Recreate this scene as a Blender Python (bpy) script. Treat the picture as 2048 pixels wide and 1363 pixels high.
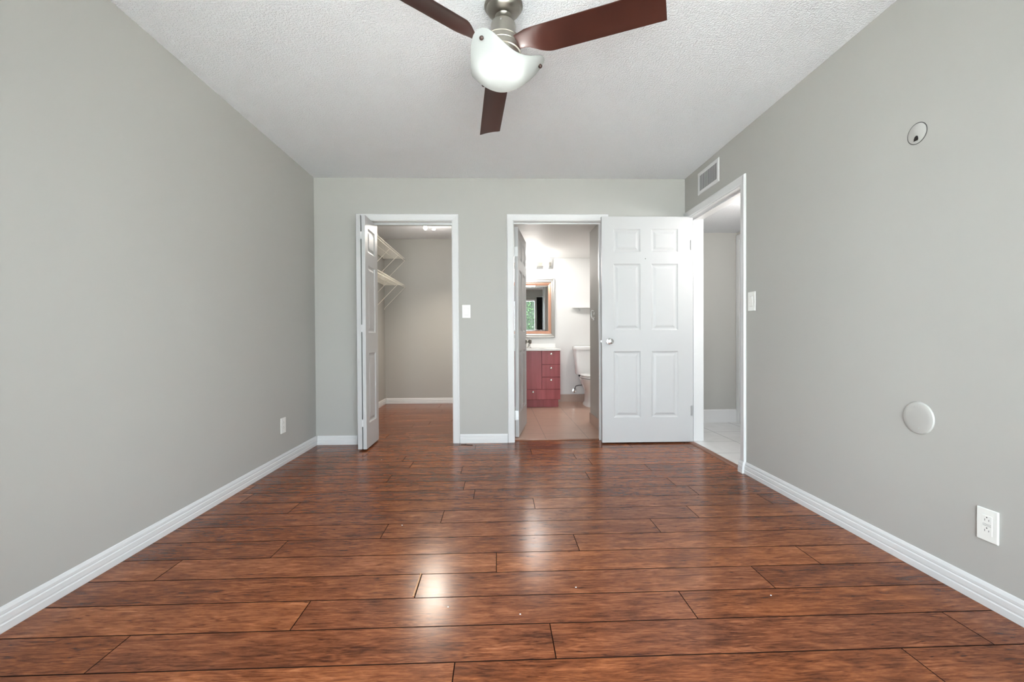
import bpy, bmesh, math, random
from mathutils import Vector, Matrix

for o in list(bpy.data.objects):
    bpy.data.objects.remove(o, do_unlink=True)
SC = bpy.context.scene
COL = SC.collection
PI = math.pi

# ------------------------------------------------------------------ camera
cam_d = bpy.data.cameras.new('camera')
cam_d.sensor_width = 36.0
cam_d.lens = 883.84 / 2048 * 36.0
cam_d.shift_x = 0.00278
cam_d.shift_y = 0.00099
cam_d.clip_start = 0.02
cam = bpy.data.objects.new('camera', cam_d)
COL.objects.link(cam)
R_ = Vector((0.99962082, -0.02695764, -0.00561257))
U_ = Vector((0.00588541, 0.01005237, 0.99993215))
F_ = Vector((0.02689939, 0.99958603, -0.01020721))
cam.matrix_world = Matrix(((R_.x, U_.x, -F_.x, 0.0), (R_.y, U_.y, -F_.y, 0.0),
                           (R_.z, U_.z, -F_.z, 0.97362), (0, 0, 0, 1)))
SC.camera = cam

# ------------------------------------------------------------------ view, world, large lights
SC.view_settings.view_transform = 'Standard'
SC.view_settings.look = 'None'
SC.view_settings.exposure = -0.2
SC.view_settings.gamma = 1.0
SC.view_settings.use_curve_mapping = False
SC.cycles.use_denoising = True
SC.cycles.max_bounces = 14
SC.cycles.diffuse_bounces = 8
SC.cycles.glossy_bounces = 6
SC.cycles.transmission_bounces = 8
SC.cycles.transparent_max_bounces = 12
SC.cycles.sample_clamp_indirect = 60.0
SC.cycles.caustics_reflective = False
SC.cycles.caustics_refractive = False

SKY = 20.5            # bright overcast sky beyond the sliding window behind the camera
world = bpy.data.worlds.new('world')
SC.world = world
world.use_nodes = True
bgn = world.node_tree.nodes['Background']
bgn.inputs['Color'].default_value = (0.90, 0.955, 1.03, 1)
bgn.inputs['Strength'].default_value = SKY

XL, XR, YB, ZC = -1.665, 1.758, 4.090, 2.440      # left wall, right wall, back wall, ceiling
YR = -0.40                                         # rear wall with the window
WX0, WX1, WZ0, WZ1 = -1.15, 1.72, 0.06, 2.14       # window opening in the rear wall


def light(name, kind, loc, energy, color=(1, 1, 1), size=0.1, size_y=None, rot=None, portal=False):
    d = bpy.data.lights.new(name, kind)
    d.energy = energy
    d.color = color
    if kind == 'AREA':
        d.shape = 'RECTANGLE'
        d.size = size
        d.size_y = size_y or size
        d.cycles.is_portal = portal
    else:
        d.shadow_soft_size = size
    o = bpy.data.objects.new(name, d)
    o.location = loc
    if rot:
        o.rotation_euler = rot
    COL.objects.link(o)
    return o


light('window_portal', 'AREA', ((WX0 + WX1) / 2, YR - 0.12, (WZ0 + WZ1) / 2), 1.0,
      size=WX1 - WX0, size_y=WZ1 - WZ0, rot=(PI / 2, 0, 0), portal=True)
sun = bpy.data.lights.new('sun', 'SUN')          # high sun on the pale bounce ground outside; it never enters the room directly
sun.energy = 58.0
sun.angle = 0.01
sun.color = (1.0, 0.985, 0.965)
sun_o = bpy.data.objects.new('sun', sun)
sun_o.rotation_euler = (math.radians(-20), 0, 0)
sun_o.location = (0, 4, 9)
COL.objects.link(sun_o)
light('toilet_alcove_light', 'AREA', (1.50, 5.65, 2.145), 14.0, (1.0, 0.97, 0.94), 0.30)
light('hall_fill_light', 'POINT', (2.30, 3.35, 1.92), 38.0, (1.0, 0.97, 0.93), 0.12)  # unseen lamp added to light the closed hall


# ------------------------------------------------------------------ materials
def mat(name):
    m = bpy.data.materials.new(name)
    m.use_nodes = True
    nt = m.node_tree
    for n in list(nt.nodes):
        nt.nodes.remove(n)
    out = nt.nodes.new('ShaderNodeOutputMaterial')
    return m, nt, out


def node(nt, kind, **kw):
    n = nt.nodes.new(kind)
    for k, v in kw.items():
        if hasattr(n, k):
            setattr(n, k, v)
        else:
            n.inputs[k].default_value = v
    return n


def principled(name, color, rough=0.5, metal=0.0, spec=0.5, bump=None, var=0.0, coat=0.0, var_scale=3.0):
    """bump = (scale, strength, distance, detail); var = soft tonal mottling"""
    m, nt, out = mat(name)
    b = node(nt, 'ShaderNodeBsdfPrincipled')
    b.inputs['Base Color'].default_value = (*color, 1)
    b.inputs['Roughness'].default_value = rough
    b.inputs['Metallic'].default_value = metal
    b.inputs['Specular IOR Level'].default_value = spec
    b.inputs['Coat Weight'].default_value = coat
    nt.links.new(b.outputs[0], out.inputs[0])
    tc = node(nt, 'ShaderNodeTexCoord')
    if var:
        nz = node(nt, 'ShaderNodeTexNoise')
        nz.inputs['Scale'].default_value = var_scale
        nz.inputs['Detail'].default_value = 4
        nt.links.new(tc.outputs['Object'], nz.inputs['Vector'])
        mx = node(nt, 'ShaderNodeMix', data_type='RGBA')
        mx.inputs[6].default_value = (*[c * (1 - var) for c in color], 1)
        mx.inputs[7].default_value = (*[min(1, c * (1 + var)) for c in color], 1)
        nt.links.new(nz.outputs[0], mx.inputs[0])
        nt.links.new(mx.outputs[2], b.inputs['Base Color'])
    if bump:
        sc, st, di, de = bump
        n2 = node(nt, 'ShaderNodeTexNoise')
        n2.inputs['Scale'].default_value = sc
        n2.inputs['Detail'].default_value = de
        nt.links.new(tc.outputs['Object'], n2.inputs['Vector'])
        bp = node(nt, 'ShaderNodeBump')
        bp.inputs['Strength'].default_value = st
        bp.inputs['Distance'].default_value = di
        nt.links.new(n2.outputs[0], bp.inputs['Height'])
        nt.links.new(bp.outputs[0], b.inputs['Normal'])
    return m


def emissive(name, color, strength, base=(0.9, 0.9, 0.9)):
    m, nt, out = mat(name)
    b = node(nt, 'ShaderNodeBsdfPrincipled')
    b.inputs['Base Color'].default_value = (*base, 1)
    b.inputs['Emission Color'].default_value = (*color, 1)
    b.inputs['Emission Strength'].default_value = strength
    nt.links.new(b.outputs[0], out.inputs[0])
    return m


M = {}
M['wall'] = principled('grey_wall_paint', (0.430, 0.4235, 0.401), 0.6, spec=0.3, bump=(240, 0.06, 0.002, 2), var=0.012, var_scale=1.3)
M['bath_wall'] = principled('pale_bath_paint', (0.68, 0.678, 0.667), 0.55, spec=0.3, bump=(240, 0.05, 0.002, 2))
M['white'] = principled('white_trim_paint', (0.66, 0.66, 0.663), 0.35, spec=0.4, bump=(160, 0.03, 0.001, 2))
M['door'] = principled('white_door_paint', (0.50, 0.502, 0.506), 0.42, spec=0.35, bump=(90, 0.04, 0.001, 3))
M['plate'] = principled('white_plastic', (0.80, 0.80, 0.77), 0.35, spec=0.4)
M['plate_grey'] = principled('painted_over_plastic', (0.445, 0.438, 0.418), 0.45, spec=0.3)
M['dark'] = principled('dark_gap', (0.012, 0.011, 0.010), 0.8)
M['shadow_grey'] = principled('gap_shadow_grey', (0.08, 0.08, 0.078), 0.7)  # shade in the duct and narrow gaps, put into one dark grey
M['nickel'] = principled('brushed_nickel', (0.36, 0.34, 0.30), 0.32, metal=1.0, bump=(300, 0.03, 0.001, 1))
M['chrome'] = principled('chrome', (0.75, 0.75, 0.75), 0.12, metal=1.0)
M['steel'] = principled('dull_steel', (0.52, 0.52, 0.52), 0.40, metal=0.7)
M['wire'] = principled('white_vinyl_wire', (0.82, 0.80, 0.72), 0.4)
M['porcelain'] = principled('porcelain', (0.80, 0.80, 0.79), 0.12, spec=0.5)
M['rubber'] = principled('black_rubber', (0.03, 0.03, 0.03), 0.5)
M['braid'] = principled('braided_hose', (0.10, 0.10, 0.10), 0.45, metal=0.5)
M['counter'] = principled('white_cultured_marble', (0.80, 0.79, 0.77), 0.25, spec=0.5, var=0.02, var_scale=6)
M['silver_frame'] = principled('silver_leaf', (0.52, 0.51, 0.49), 0.35, metal=0.85, bump=(60, 0.15, 0.002, 3))
M['copper_tint'] = principled('copper_reflection', (0.62, 0.34, 0.24), 0.35, metal=0.7, bump=(80, 0.1, 0.001, 3))  # copper reflection put into the liner colour
M['curtain'] = principled('dark_curtain_cloth', (0.02, 0.017, 0.016), 0.9, bump=(200, 0.2, 0.002, 2))
M['splinter'] = principled('raw_wood', (0.55, 0.30, 0.16), 0.7)
M['crumb'] = principled('white_crumb', (0.75, 0.72, 0.66), 0.7)
M['pin'] = principled('dark_pin_metal', (0.06, 0.035, 0.03), 0.4, metal=0.4)
M['threshold'] = principled('reddish_threshold_wood', (0.20, 0.085, 0.050), 0.35, bump=(120, 0.1, 0.001, 3), var=0.15, var_scale=20)
M['ground'] = principled('pale_bounce_ground', (0.62, 0.61, 0.58), 0.9, var=0.06)  # kept pale so that it throws daylight indoors
M['leaf'] = principled('hedge_leaf', (0.012, 0.046, 0.004), 0.55, var=0.5, var_scale=6)
M['leaf_core'] = principled('hedge_shade', (0.004, 0.010, 0.003), 0.9, var=0.4, var_scale=9)


def ceiling_material():
    m, nt, out = mat('textured_white_ceiling')
    b = node(nt, 'ShaderNodeBsdfPrincipled')
    b.inputs['Base Color'].default_value = (0.855, 0.868, 0.895, 1)
    b.inputs['Roughness'].default_value = 0.85
    b.inputs['Specular IOR Level'].default_value = 0.15
    tc = node(nt, 'ShaderNodeTexCoord')
    n1 = node(nt, 'ShaderNodeTexNoise')
    n1.inputs['Scale'].default_value = 98
    n1.inputs['Detail'].default_value = 3
    n1.inputs['Roughness'].default_value = 0.6
    nt.links.new(tc.outputs['Object'], n1.inputs['Vector'])
    r = node(nt, 'ShaderNodeValToRGB')
    r.color_ramp.elements[0].position = 0.40
    r.color_ramp.elements[1].position = 0.62
    nt.links.new(n1.outputs[0], r.inputs[0])
    bp = node(nt, 'ShaderNodeBump')
    bp.inputs['Strength'].default_value = 0.80
    bp.inputs['Distance'].default_value = 0.006
    nt.links.new(r.outputs[0], bp.inputs['Height'])
    nt.links.new(bp.outputs[0], b.inputs['Normal'])
    nt.links.new(b.outputs[0], out.inputs[0])
    return m


def wood_floor_material():
    m, nt, out = mat('hand_scraped_hickory_laminate')
    L = nt.links.new
    b = node(nt, 'ShaderNodeBsdfPrincipled')
    tc = node(nt, 'ShaderNodeTexCoord')
    at = node(nt, 'ShaderNodeAttribute', attribute_name='plank')
    # every plank samples its own piece of the figure
    off = node(nt, 'ShaderNodeVectorMath', operation='MULTIPLY')
    off.inputs[1].default_value = (37.0, 23.0, 11.0)
    L(at.outputs['Color'], off.inputs[0])
    add = node(nt, 'ShaderNodeVectorMath', operation='ADD')
    L(tc.outputs['Object'], add.inputs[0])
    L(off.outputs[0], add.inputs[1])

    def mapped(sx, sy):
        mp = node(nt, 'ShaderNodeVectorMath', operation='MULTIPLY')
        mp.inputs[1].default_value = (sx, sy, 1.0)
        L(add.outputs[0], mp.inputs[0])
        return mp

    def noise(vec, scale, detail, rough=0.55, dist=0.0):
        n = node(nt, 'ShaderNodeTexNoise')
        n.inputs['Scale'].default_value = scale
        n.inputs['Detail'].default_value = detail
        n.inputs['Roughness'].default_value = rough
        n.inputs['Distortion'].default_value = dist
        L(vec.outputs[0], n.inputs['Vector'])
        return n

    # gentle sideways warp so the grain wanders
    warp = noise(mapped(2.6, 9.0), 1.0, 3, 0.55)
    wv = node(nt, 'ShaderNodeVectorMath', operation='MULTIPLY_ADD')
    wv.inputs[1].default_value = (0.10, 0.030, 0.0)
    L(warp.outputs['Color'], wv.inputs[0])
    L(add.outputs[0], wv.inputs[2])

    def mapped_w(sx, sy):
        mp = node(nt, 'ShaderNodeVectorMath', operation='MULTIPLY')
        mp.inputs[1].default_value = (sx, sy, 1.0)
        L(wv.outputs[0], mp.inputs[0])
        return mp

    broad = noise(mapped(2.0, 7.0), 1.4, 4, 0.6, 0.9)           # broad light and dark figure
    mid = noise(mapped_w(5.5, 26.0), 1.3, 5, 0.62, 1.3)         # irregular hickory figure
    streak = noise(mapped_w(7.0, 85.0), 1.3, 5, 0.70, 0.8)      # grain streaks
    fine = noise(mapped(40.0, 230.0), 1.0, 2, 0.6, 0.2)         # pores
    slow = noise(mapped(1.5, 9.5), 1.5, 3, 0.5, 0.4)            # flame figure: rings of a slow noise
    mul = node(nt, 'ShaderNodeMath', operation='MULTIPLY')
    mul.inputs[1].default_value = 85.0
    L(slow.outputs[0], mul.inputs[0])
    sn = node(nt, 'ShaderNodeMath', operation='SINE')
    L(mul.outputs[0], sn.inputs[0])
    gate = noise(mapped(1.9, 7.0), 1.3, 2)
    gr = node(nt, 'ShaderNodeValToRGB')
    gr.color_ramp.elements[0].position = 0.45
    gr.color_ramp.elements[1].position = 0.60
    L(gate.outputs[0], gr.inputs[0])
    flame = node(nt, 'ShaderNodeMath', operation='MULTIPLY')
    L(sn.outputs[0], flame.inputs[0])
    L(gr.outputs[0], flame.inputs[1])
    dash = noise(mapped_w(11.0, 75.0), 1.6, 2, 0.5)             # short dark ticks
    dr = node(nt, 'ShaderNodeValToRGB')
    dr.color_ramp.elements[0].position = 0.63
    dr.color_ramp.elements[1].position = 0.74
    L(dash.outputs[0], dr.inputs[0])

    def wsum(terms, bias):
        cur = None
        for sock, w in terms:
            mm = node(nt, 'ShaderNodeMath', operation='MULTIPLY_ADD')
            mm.inputs[1].default_value = w
            L(sock, mm.inputs[0])
            if cur is None:
                mm.inputs[2].default_value = bias
            else:
                L(cur, mm.inputs[2])
            cur = mm.outputs[0]
        return cur

    sep = node(nt, 'ShaderNodeSeparateColor')
    L(at.outputs['Color'], sep.inputs[0])
    val = wsum([(broad.outputs[0], 0.80), (mid.outputs[0], 0.80), (streak.outputs[0], 1.15), (fine.outputs[0], 0.22),
                (flame.outputs[0], 0.085), (dr.outputs[0], -0.34), (sep.outputs[0], 0.17)], -1.10)
    ramp = node(nt, 'ShaderNodeValToRGB')
    cr = ramp.color_ramp
    cr.elements[0].position = 0.0
    cr.elements[0].color = (0.052, 0.0145, 0.0058, 1)
    cr.elements[1].position = 1.0
    cr.elements[1].color = (0.46, 0.190, 0.076, 1)
    for p_, c_ in ((0.25, (0.118, 0.0325, 0.0112)), (0.48, (0.206, 0.0610, 0.0200)), (0.72, (0.306, 0.102, 0.0355))):
        e = cr.elements.new(p_)
        e.color = (*c_, 1)
    L(val, ramp.inputs[0])
    hue = node(nt, 'ShaderNodeMix', data_type='RGBA', blend_type='MULTIPLY')
    hue.inputs[0].default_value = 1.0
    tint = node(nt, 'ShaderNodeMix', data_type='RGBA')
    tint.inputs[6].default_value = (0.93, 0.96, 1.10, 1)
    tint.inputs[7].default_value = (1.07, 1.05, 0.95, 1)
    L(sep.outputs[1], tint.inputs[0])
    L(ramp.outputs[0], hue.inputs[6])
    L(tint.outputs[2], hue.inputs[7])
    seam = node(nt, 'ShaderNodeMix', data_type='RGBA')
    seam.inputs[6].default_value = (0.014, 0.007, 0.005, 1)
    L(hue.outputs[2], seam.inputs[7])
    L(at.outputs['Alpha'], seam.inputs[0])
    L(seam.outputs[2], b.inputs['Base Color'])
    spc = node(nt, 'ShaderNodeMath', operation='MULTIPLY')
    spc.inputs[1].default_value = 0.26
    L(at.outputs['Alpha'], spc.inputs[0])
    L(spc.outputs[0], b.inputs['Specular IOR Level'])
    rr = node(nt, 'ShaderNodeMapRange')
    rr.inputs['To Min'].default_value = 0.17
    rr.inputs['To Max'].default_value = 0.25
    L(mid.outputs[0], rr.inputs['Value'])
    L(rr.outputs[0], b.inputs['Roughness'])
    hsum = wsum([(streak.outputs[0], 0.6), (broad.outputs[0], 1.2), (fine.outputs[0], 0.2)], 0.0)
    bp = node(nt, 'ShaderNodeBump')
    bp.inputs['Strength'].default_value = 0.03
    bp.inputs['Distance'].default_value = 0.003
    L(hsum, bp.inputs['Height'])
    L(bp.outputs[0], b.inputs['Normal'])
    L(b.outputs[0], out.inputs[0])
    return m


def tile_material(name, c1, c2, grout, pitch, x0, y0, gap, rough, vein=None):
    m, nt, out = mat(name)
    L = nt.links.new
    b = node(nt, 'ShaderNodeBsdfPrincipled')
    b.inputs['Roughness'].default_value = rough
    geo = node(nt, 'ShaderNodeNewGeometry')
    sep = node(nt, 'ShaderNodeSeparateXYZ')
    L(geo.outputs['Position'], sep.inputs[0])
    masks = []
    for ax, o0 in ((0, x0), (1, y0)):
        s = node(nt, 'ShaderNodeMath', operation='SUBTRACT')
        L(sep.outputs[ax], s.inputs[0])
        s.inputs[1].default_value = o0 - 20 * pitch
        w = node(nt, 'ShaderNodeMath', operation='WRAP')
        w.inputs[1].default_value = pitch / 2
        w.inputs[2].default_value = -pitch / 2
        L(s.outputs[0], w.inputs[0])
        a = node(nt, 'ShaderNodeMath', operation='ABSOLUTE')
        L(w.outputs[0], a.inputs[0])
        l = node(nt, 'ShaderNodeMath', operation='LESS_THAN')
        l.inputs[1].default_value = gap / 2
        L(a.outputs[0], l.inputs[0])
        masks.append(l)
    mx = node(nt, 'ShaderNodeMath', operation='MAXIMUM')
    L(masks[0].outputs[0], mx.inputs[0])
    L(masks[1].outputs[0], mx.inputs[1])
    n = node(nt, 'ShaderNodeTexNoise')
    n.inputs['Scale'].default_value = 4.5
    n.inputs['Detail'].default_value = 6
    n.inputs['Distortion'].default_value = 1.2
    L(geo.outputs['Position'], n.inputs['Vector'])
    cm = node(nt, 'ShaderNodeMix', data_type='RGBA')
    cm.inputs[6].default_value = (*c1, 1)
    cm.inputs[7].default_value = (*c2, 1)
    L(n.outputs[0], cm.inputs[0])
    fm = node(nt, 'ShaderNodeMix', data_type='RGBA')
    fm.inputs[7].default_value = (*grout, 1)
    L(cm.outputs[2], fm.inputs[6])
    L(mx.outputs[0], fm.inputs[0])
    L(fm.outputs[2], b.inputs['Base Color'])
    L(b.outputs[0], out.inputs[0])
    return m


def red_wood_material():
    m, nt, out = mat('red_stained_wood')
    L = nt.links.new
    b = node(nt, 'ShaderNodeBsdfPrincipled')
    b.inputs['Roughness'].default_value = 0.4
    tc = node(nt, 'ShaderNodeTexCoord')
    mp = node(nt, 'ShaderNodeVectorMath', operation='MULTIPLY')
    mp.inputs[1].default_value = (22, 22, 1.6)
    L(tc.outputs['Object'], mp.inputs[0])
    n = node(nt, 'ShaderNodeTexNoise')
    n.inputs['Scale'].default_value = 1.0
    n.inputs['Detail'].default_value = 4
    L(mp.outputs[0], n.inputs['Vector'])
    r = node(nt, 'ShaderNodeValToRGB')
    r.color_ramp.elements[0].position = 0.3
    r.color_ramp.elements[0].color = (0.25, 0.034, 0.038, 1)
    r.color_ramp.elements[1].position = 0.75
    r.color_ramp.elements[1].color = (0.40, 0.074, 0.080, 1)
    L(n.outputs[0], r.inputs[0])
    L(r.outputs[0], b.inputs['Base Color'])
    L(b.outputs[0], out.inputs[0])
    return m


def blade_material():
    m, nt, out = mat('glossy_mahogany_blade')
    L = nt.links.new
    b = node(nt, 'ShaderNodeBsdfPrincipled')
    b.inputs['Roughness'].default_value = 0.34
    b.inputs['Specular IOR Level'].default_value = 0.6
    tc = node(nt, 'ShaderNodeTexCoord')
    n = node(nt, 'ShaderNodeTexNoise')
    n.inputs['Scale'].default_value = 7
    n.inputs['Detail'].default_value = 4
    L(tc.outputs['Object'], n.inputs['Vector'])
    r = node(nt, 'ShaderNodeValToRGB')
    r.color_ramp.elements[0].color = (0.026, 0.0085, 0.0065, 1)
    r.color_ramp.elements[1].color = (0.055, 0.017, 0.012, 1)
    L(n.outputs[0], r.inputs[0])
    L(r.outputs[0], b.inputs['Base Color'])
    L(b.outputs[0], out.inputs[0])
    return m


def frosted_material():
    m, nt, out = mat('frosted_white_glass')
    L = nt.links.new
    tr = node(nt, 'ShaderNodeBsdfTranslucent')
    tr.inputs['Color'].default_value = (0.74, 0.77, 0.76, 1)
    df = node(nt, 'ShaderNodeBsdfDiffuse')
    df.inputs['Color'].default_value = (0.43, 0.445, 0.44, 1)
    gl = node(nt, 'ShaderNodeBsdfGlossy')
    gl.inputs['Roughness'].default_value = 0.2
    mx = node(nt, 'ShaderNodeMixShader')
    mx.inputs[0].default_value = 0.75
    L(tr.outputs[0], mx.inputs[1])
    L(df.outputs[0], mx.inputs[2])
    m2 = node(nt, 'ShaderNodeMixShader')
    m2.inputs[0].default_value = 0.05
    L(mx.outputs[0], m2.inputs[1])
    L(gl.outputs[0], m2.inputs[2])
    L(m2.outputs[0], out.inputs[0])
    return m


def clear_glass_material(name='window_glass', tint=(0.95, 0.98, 0.97)):
    m, nt, out = mat(name)
    L = nt.links.new
    tr = node(nt, 'ShaderNodeBsdfTransparent')
    tr.inputs['Color'].default_value = (*tint, 1)
    gl = node(nt, 'ShaderNodeBsdfGlossy')
    gl.inputs['Roughness'].default_value = 0.02
    fr = node(nt, 'ShaderNodeFresnel')
    fr.inputs['IOR'].default_value = 1.3
    mx = node(nt, 'ShaderNodeMixShader')
    L(fr.outputs[0], mx.inputs[0])
    L(tr.outputs[0], mx.inputs[1])
    L(gl.outputs[0], mx.inputs[2])
    L(mx.outputs[0], out.inputs[0])
    return m


M['ceiling'] = ceiling_material()
M['wood'] = wood_floor_material()
M['bath_tile'] = tile_material('tan_bath_tile', (0.46, 0.295, 0.220), (0.58, 0.39, 0.30), (0.24, 0.155, 0.115), 0.405, 0.46, 5.237, 0.005, 0.3)
M['bath_tile_skirt'] = principled('tan_tile_skirting', (0.40, 0.30, 0.25), 0.35, var=0.12, var_scale=8)
M['hall_tile'] = tile_material('white_marble_tile', (0.60, 0.60, 0.60), (0.74, 0.74, 0.74), (0.22, 0.22, 0.22), 0.405, 2.190, 4.424, 0.005, 0.15)
M['red'] = red_wood_material()
M['blade'] = blade_material()
M['frosted'] = frosted_material()
M['glass'] = clear_glass_material()
M['mirror'] = principled('mirror_silver', (0.86, 0.88, 0.87), 0.01, metal=1.0)
M['bulb'] = emissive('lit_bulb', (1.0, 0.97, 0.93), 75.0)
M['vanity_shade'] = emissive('lit_vanity_glass', (1.0, 0.96, 0.90), 12.0)
M['spot_face'] = emissive('lit_spot_lens', (1.0, 0.92, 0.80), 30.0)


# ------------------------------------------------------------------ mesh helpers
def box(bm, x0, x1, y0, y1, z0, z1, bevel=0.0, seg=2):
    x0, x1 = min(x0, x1), max(x0, x1)
    y0, y1 = min(y0, y1), max(y0, y1)
    z0, z1 = min(z0, z1), max(z0, z1)
    vs = [bm.verts.new((x, y, z)) for z in (z0, z1) for y in (y0, y1) for x in (x0, x1)]
    fs = []
    for f in ((0, 2, 3, 1), (4, 5, 7, 6), (0, 1, 5, 4), (2, 6, 7, 3), (0, 4, 6, 2), (1, 3, 7, 5)):
        fs.append(bm.faces.new([vs[i] for i in f]))
    if bevel > 0:
        es = list({e for f in fs for e in f.edges})
        bmesh.ops.bevel(bm, geom=es, offset=bevel, segments=seg, affect='EDGES', profile=0.5)
    return vs


def lathe(bm, prof, mtx=None, n=32, cap=True):
    """prof = [(radius, z)...] turned about local z, then moved by mtx"""
    mtx = mtx or Matrix.Identity(4)
    rings = []
    for r, z in prof:
        if r < 1e-6:
            rings.append([bm.verts.new(mtx @ Vector((0, 0, z)))])
        else:
            rings.append([bm.verts.new(mtx @ Vector((r * math.cos(2 * PI * i / n), r * math.sin(2 * PI * i / n), z))) for i in range(n)])
    for a, b in zip(rings[:-1], rings[1:]):
        for i in range(n):
            j = (i + 1) % n
            if len(a) == 1 and len(b) == 1:
                continue
            if len(a) == 1:
                bm.faces.new((a[0], b[j], b[i]))
            elif len(b) == 1:
                bm.faces.new((a[i], a[j], b[0]))
            else:
                bm.faces.new((a[i], a[j], b[j], b[i]))
    if cap:
        if len(rings[0]) > 1:
            bm.faces.new(list(reversed(rings[0])))
        if len(rings[-1]) > 1:
            bm.faces.new(rings[-1])


def axis_mtx(loc, axis):
    z = Vector(axis).normalized()
    q = Vector((0, 0, 1)).rotation_difference(z)
    return Matrix.Translation(Vector(loc)) @ q.to_matrix().to_4x4()


def tube(bm, pts, r, n=8, closed=False):
    pts = [Vector(p) for p in pts]
    rings = []
    up = None
    N = len(pts)
    for i, p in enumerate(pts):
        if closed:
            t = (pts[(i + 1) % N] - pts[i - 1]).normalized()
        else:
            t = (pts[min(i + 1, N - 1)] - pts[max(i - 1, 0)]).normalized()
        if up is None:
            up = t.orthogonal().normalized()
        up = (up - t * up.dot(t)).normalized()
        s = t.cross(up)
        rings.append([bm.verts.new(p + (up * math.cos(2 * PI * k / n) + s * math.sin(2 * PI * k / n)) * r) for k in range(n)])
    pairs = list(zip(rings[:-1], rings[1:]))
    if closed:
        pairs.append((rings[-1], rings[0]))
    for a, b in pairs:
        for k in range(n):
            j = (k + 1) % n
            bm.faces.new((a[k], a[j], b[j], b[k]))
    if not closed:
        bm.faces.new(list(reversed(rings[0])))
        bm.faces.new(rings[-1])


def sweep(bm, path_fn, prof):
    """prof = [(u, d)...]; path_fn(u, d) -> list of points; makes strips between profile points and caps both ends"""
    lines = [[bm.verts.new(p) for p in path_fn(u, d)] for u, d in prof]
    K = len(lines[0])
    for a, b in zip(lines, lines[1:] + lines[:1]):
        for k in range(K - 1):
            bm.faces.new((a[k], a[k + 1], b[k + 1], b[k]))
    bm.faces.new([l[0] for l in lines])
    bm.faces.new([l[-1] for l in reversed(lines)])


def finish(bm, name, m, parent=None, smooth=False, origin=None, angle=35):
    """link a bmesh as ONE object; its origin goes to origin / to the base of its bounds / to its parent thing"""
    bmesh.ops.recalc_face_normals(bm, faces=bm.faces[:])
    if parent is not None:
        org = Vector(parent['_org'])
    elif origin is not None:
        org = Vector(origin)
    else:
        xs = [v.co for v in bm.verts]
        org = Vector(((min(v.x for v in xs) + max(v.x for v in xs)) / 2,
                      (min(v.y for v in xs) + max(v.y for v in xs)) / 2, min(v.z for v in xs)))
    for v in bm.verts:
        v.co -= org
    me = bpy.data.meshes.new(name)
    bm.to_mesh(me)
    bm.free()
    if smooth:
        me.polygons.foreach_set('use_smooth', [True] * len(me.polygons))
        try:
            me.set_sharp_from_angle(angle=math.radians(angle))
        except Exception:
            pass
    me.materials.append(M[m])
    o = bpy.data.objects.new(name, me)
    COL.objects.link(o)
    if parent is not None:
        o.parent = parent
    else:
        o.location = org
    o['_org'] = tuple(org)
    return o


def tag(o, label, cat, group=None, kind=None):
    o['label'] = label
    o['category'] = cat
    if group:
        o['group'] = group
    if kind:
        o['kind'] = kind
    return o


def thing(name, label, cat, loc, group=None, kind=None):
    o = bpy.data.objects.new(name, None)
    o.empty_display_size = 0.05
    COL.objects.link(o)
    o.location = loc
    o['_org'] = tuple(loc)
    return tag(o, label, cat, group, kind)


def struct(name, bm, m, label, cat, parent=None, smooth=False):
    o = finish(bm, name, m, parent, smooth)
    if parent is None:
        tag(o, label, cat, kind='structure')
    return o


def boxes(*bs, bevel=0.0):
    bm = bmesh.new()
    for b in bs:
        box(bm, *b, bevel=bevel)
    return bm


# ------------------------------------------------------------------ shell
WT = 0.13                        # partition thickness
YB2 = YB + WT                    # far face of the back wall
CLX0, CLX1, CLZ = -1.222, -0.414, 2.046     # closet opening
BAX0, BAX1, BAZ = 0.158, 0.972, 2.046       # bathroom opening
ENY0, ENY1, ENZ = 3.140, 4.052, 2.080       # entry opening in the right wall
XRT = 1.908                      # hall face of the right wall
YC = 6.600                       # back of closet and bathroom
ZB = 2.155                       # bathroom ceiling
HX1, HYB, ZH = 2.713, 4.930, 2.140   # hall right side, hall back wall, hall ceiling
PX = 1.052                       # bathroom partition face
J = 0.018                        # jamb board thickness

struct('wall_left', boxes((XL - 0.12, XL, YR - 0.13, YC + 0.12, 0, ZC)), 'wall',
       'long grey wall on the left running on into the closet', 'wall')
struct('wall_back', boxes((XL, CLX0 - J, YB, YB2, 0, ZC), (CLX1 + J, BAX0 - J, YB, YB2, 0, ZC),
                          (BAX1 + J, XR, YB, YB2, 0, ZC), (CLX0 - J, CLX1 + J, YB, YB2, CLZ + J, ZC),
                          (BAX0 - J, BAX1 + J, YB, YB2, BAZ + J, ZC)), 'wall',
       'grey end wall with the closet and bathroom doorways', 'wall')
struct('wall_right', boxes((XR, XRT, YR - 0.13, ENY0 - J, 0, ZC), (XR, XRT, ENY1 + J, YB2, 0, ZC),
                           (XR, XRT, ENY0 - J, ENY1 + J, ENZ + J, ZC)), 'wall',
       'grey wall on the right with the hall doorway and round cover plates', 'wall')
struct('wall_rear', boxes((XL, WX0, YR - 0.13, YR, 0, ZC), (WX1, XR, YR - 0.13, YR, 0, ZC),
                          (WX0, WX1, YR - 0.13, YR, WZ1, ZC), (WX0, WX1, YR - 0.13, YR, 0, WZ0)), 'wall',
       'grey wall behind the viewer with the sliding window, seen in the bathroom mirror', 'wall')
struct('wall_closet_back', boxes((XL, -0.05, YC, YC + 0.12, 0, ZC)), 'wall',
       'grey back wall inside the closet', 'wall')
struct('wall_closet_right', boxes((-0.06, 0.04, YB2, YC + 0.12, 0, ZC)), 'wall',
       'wall between the closet and the bathroom', 'wall')
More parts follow.
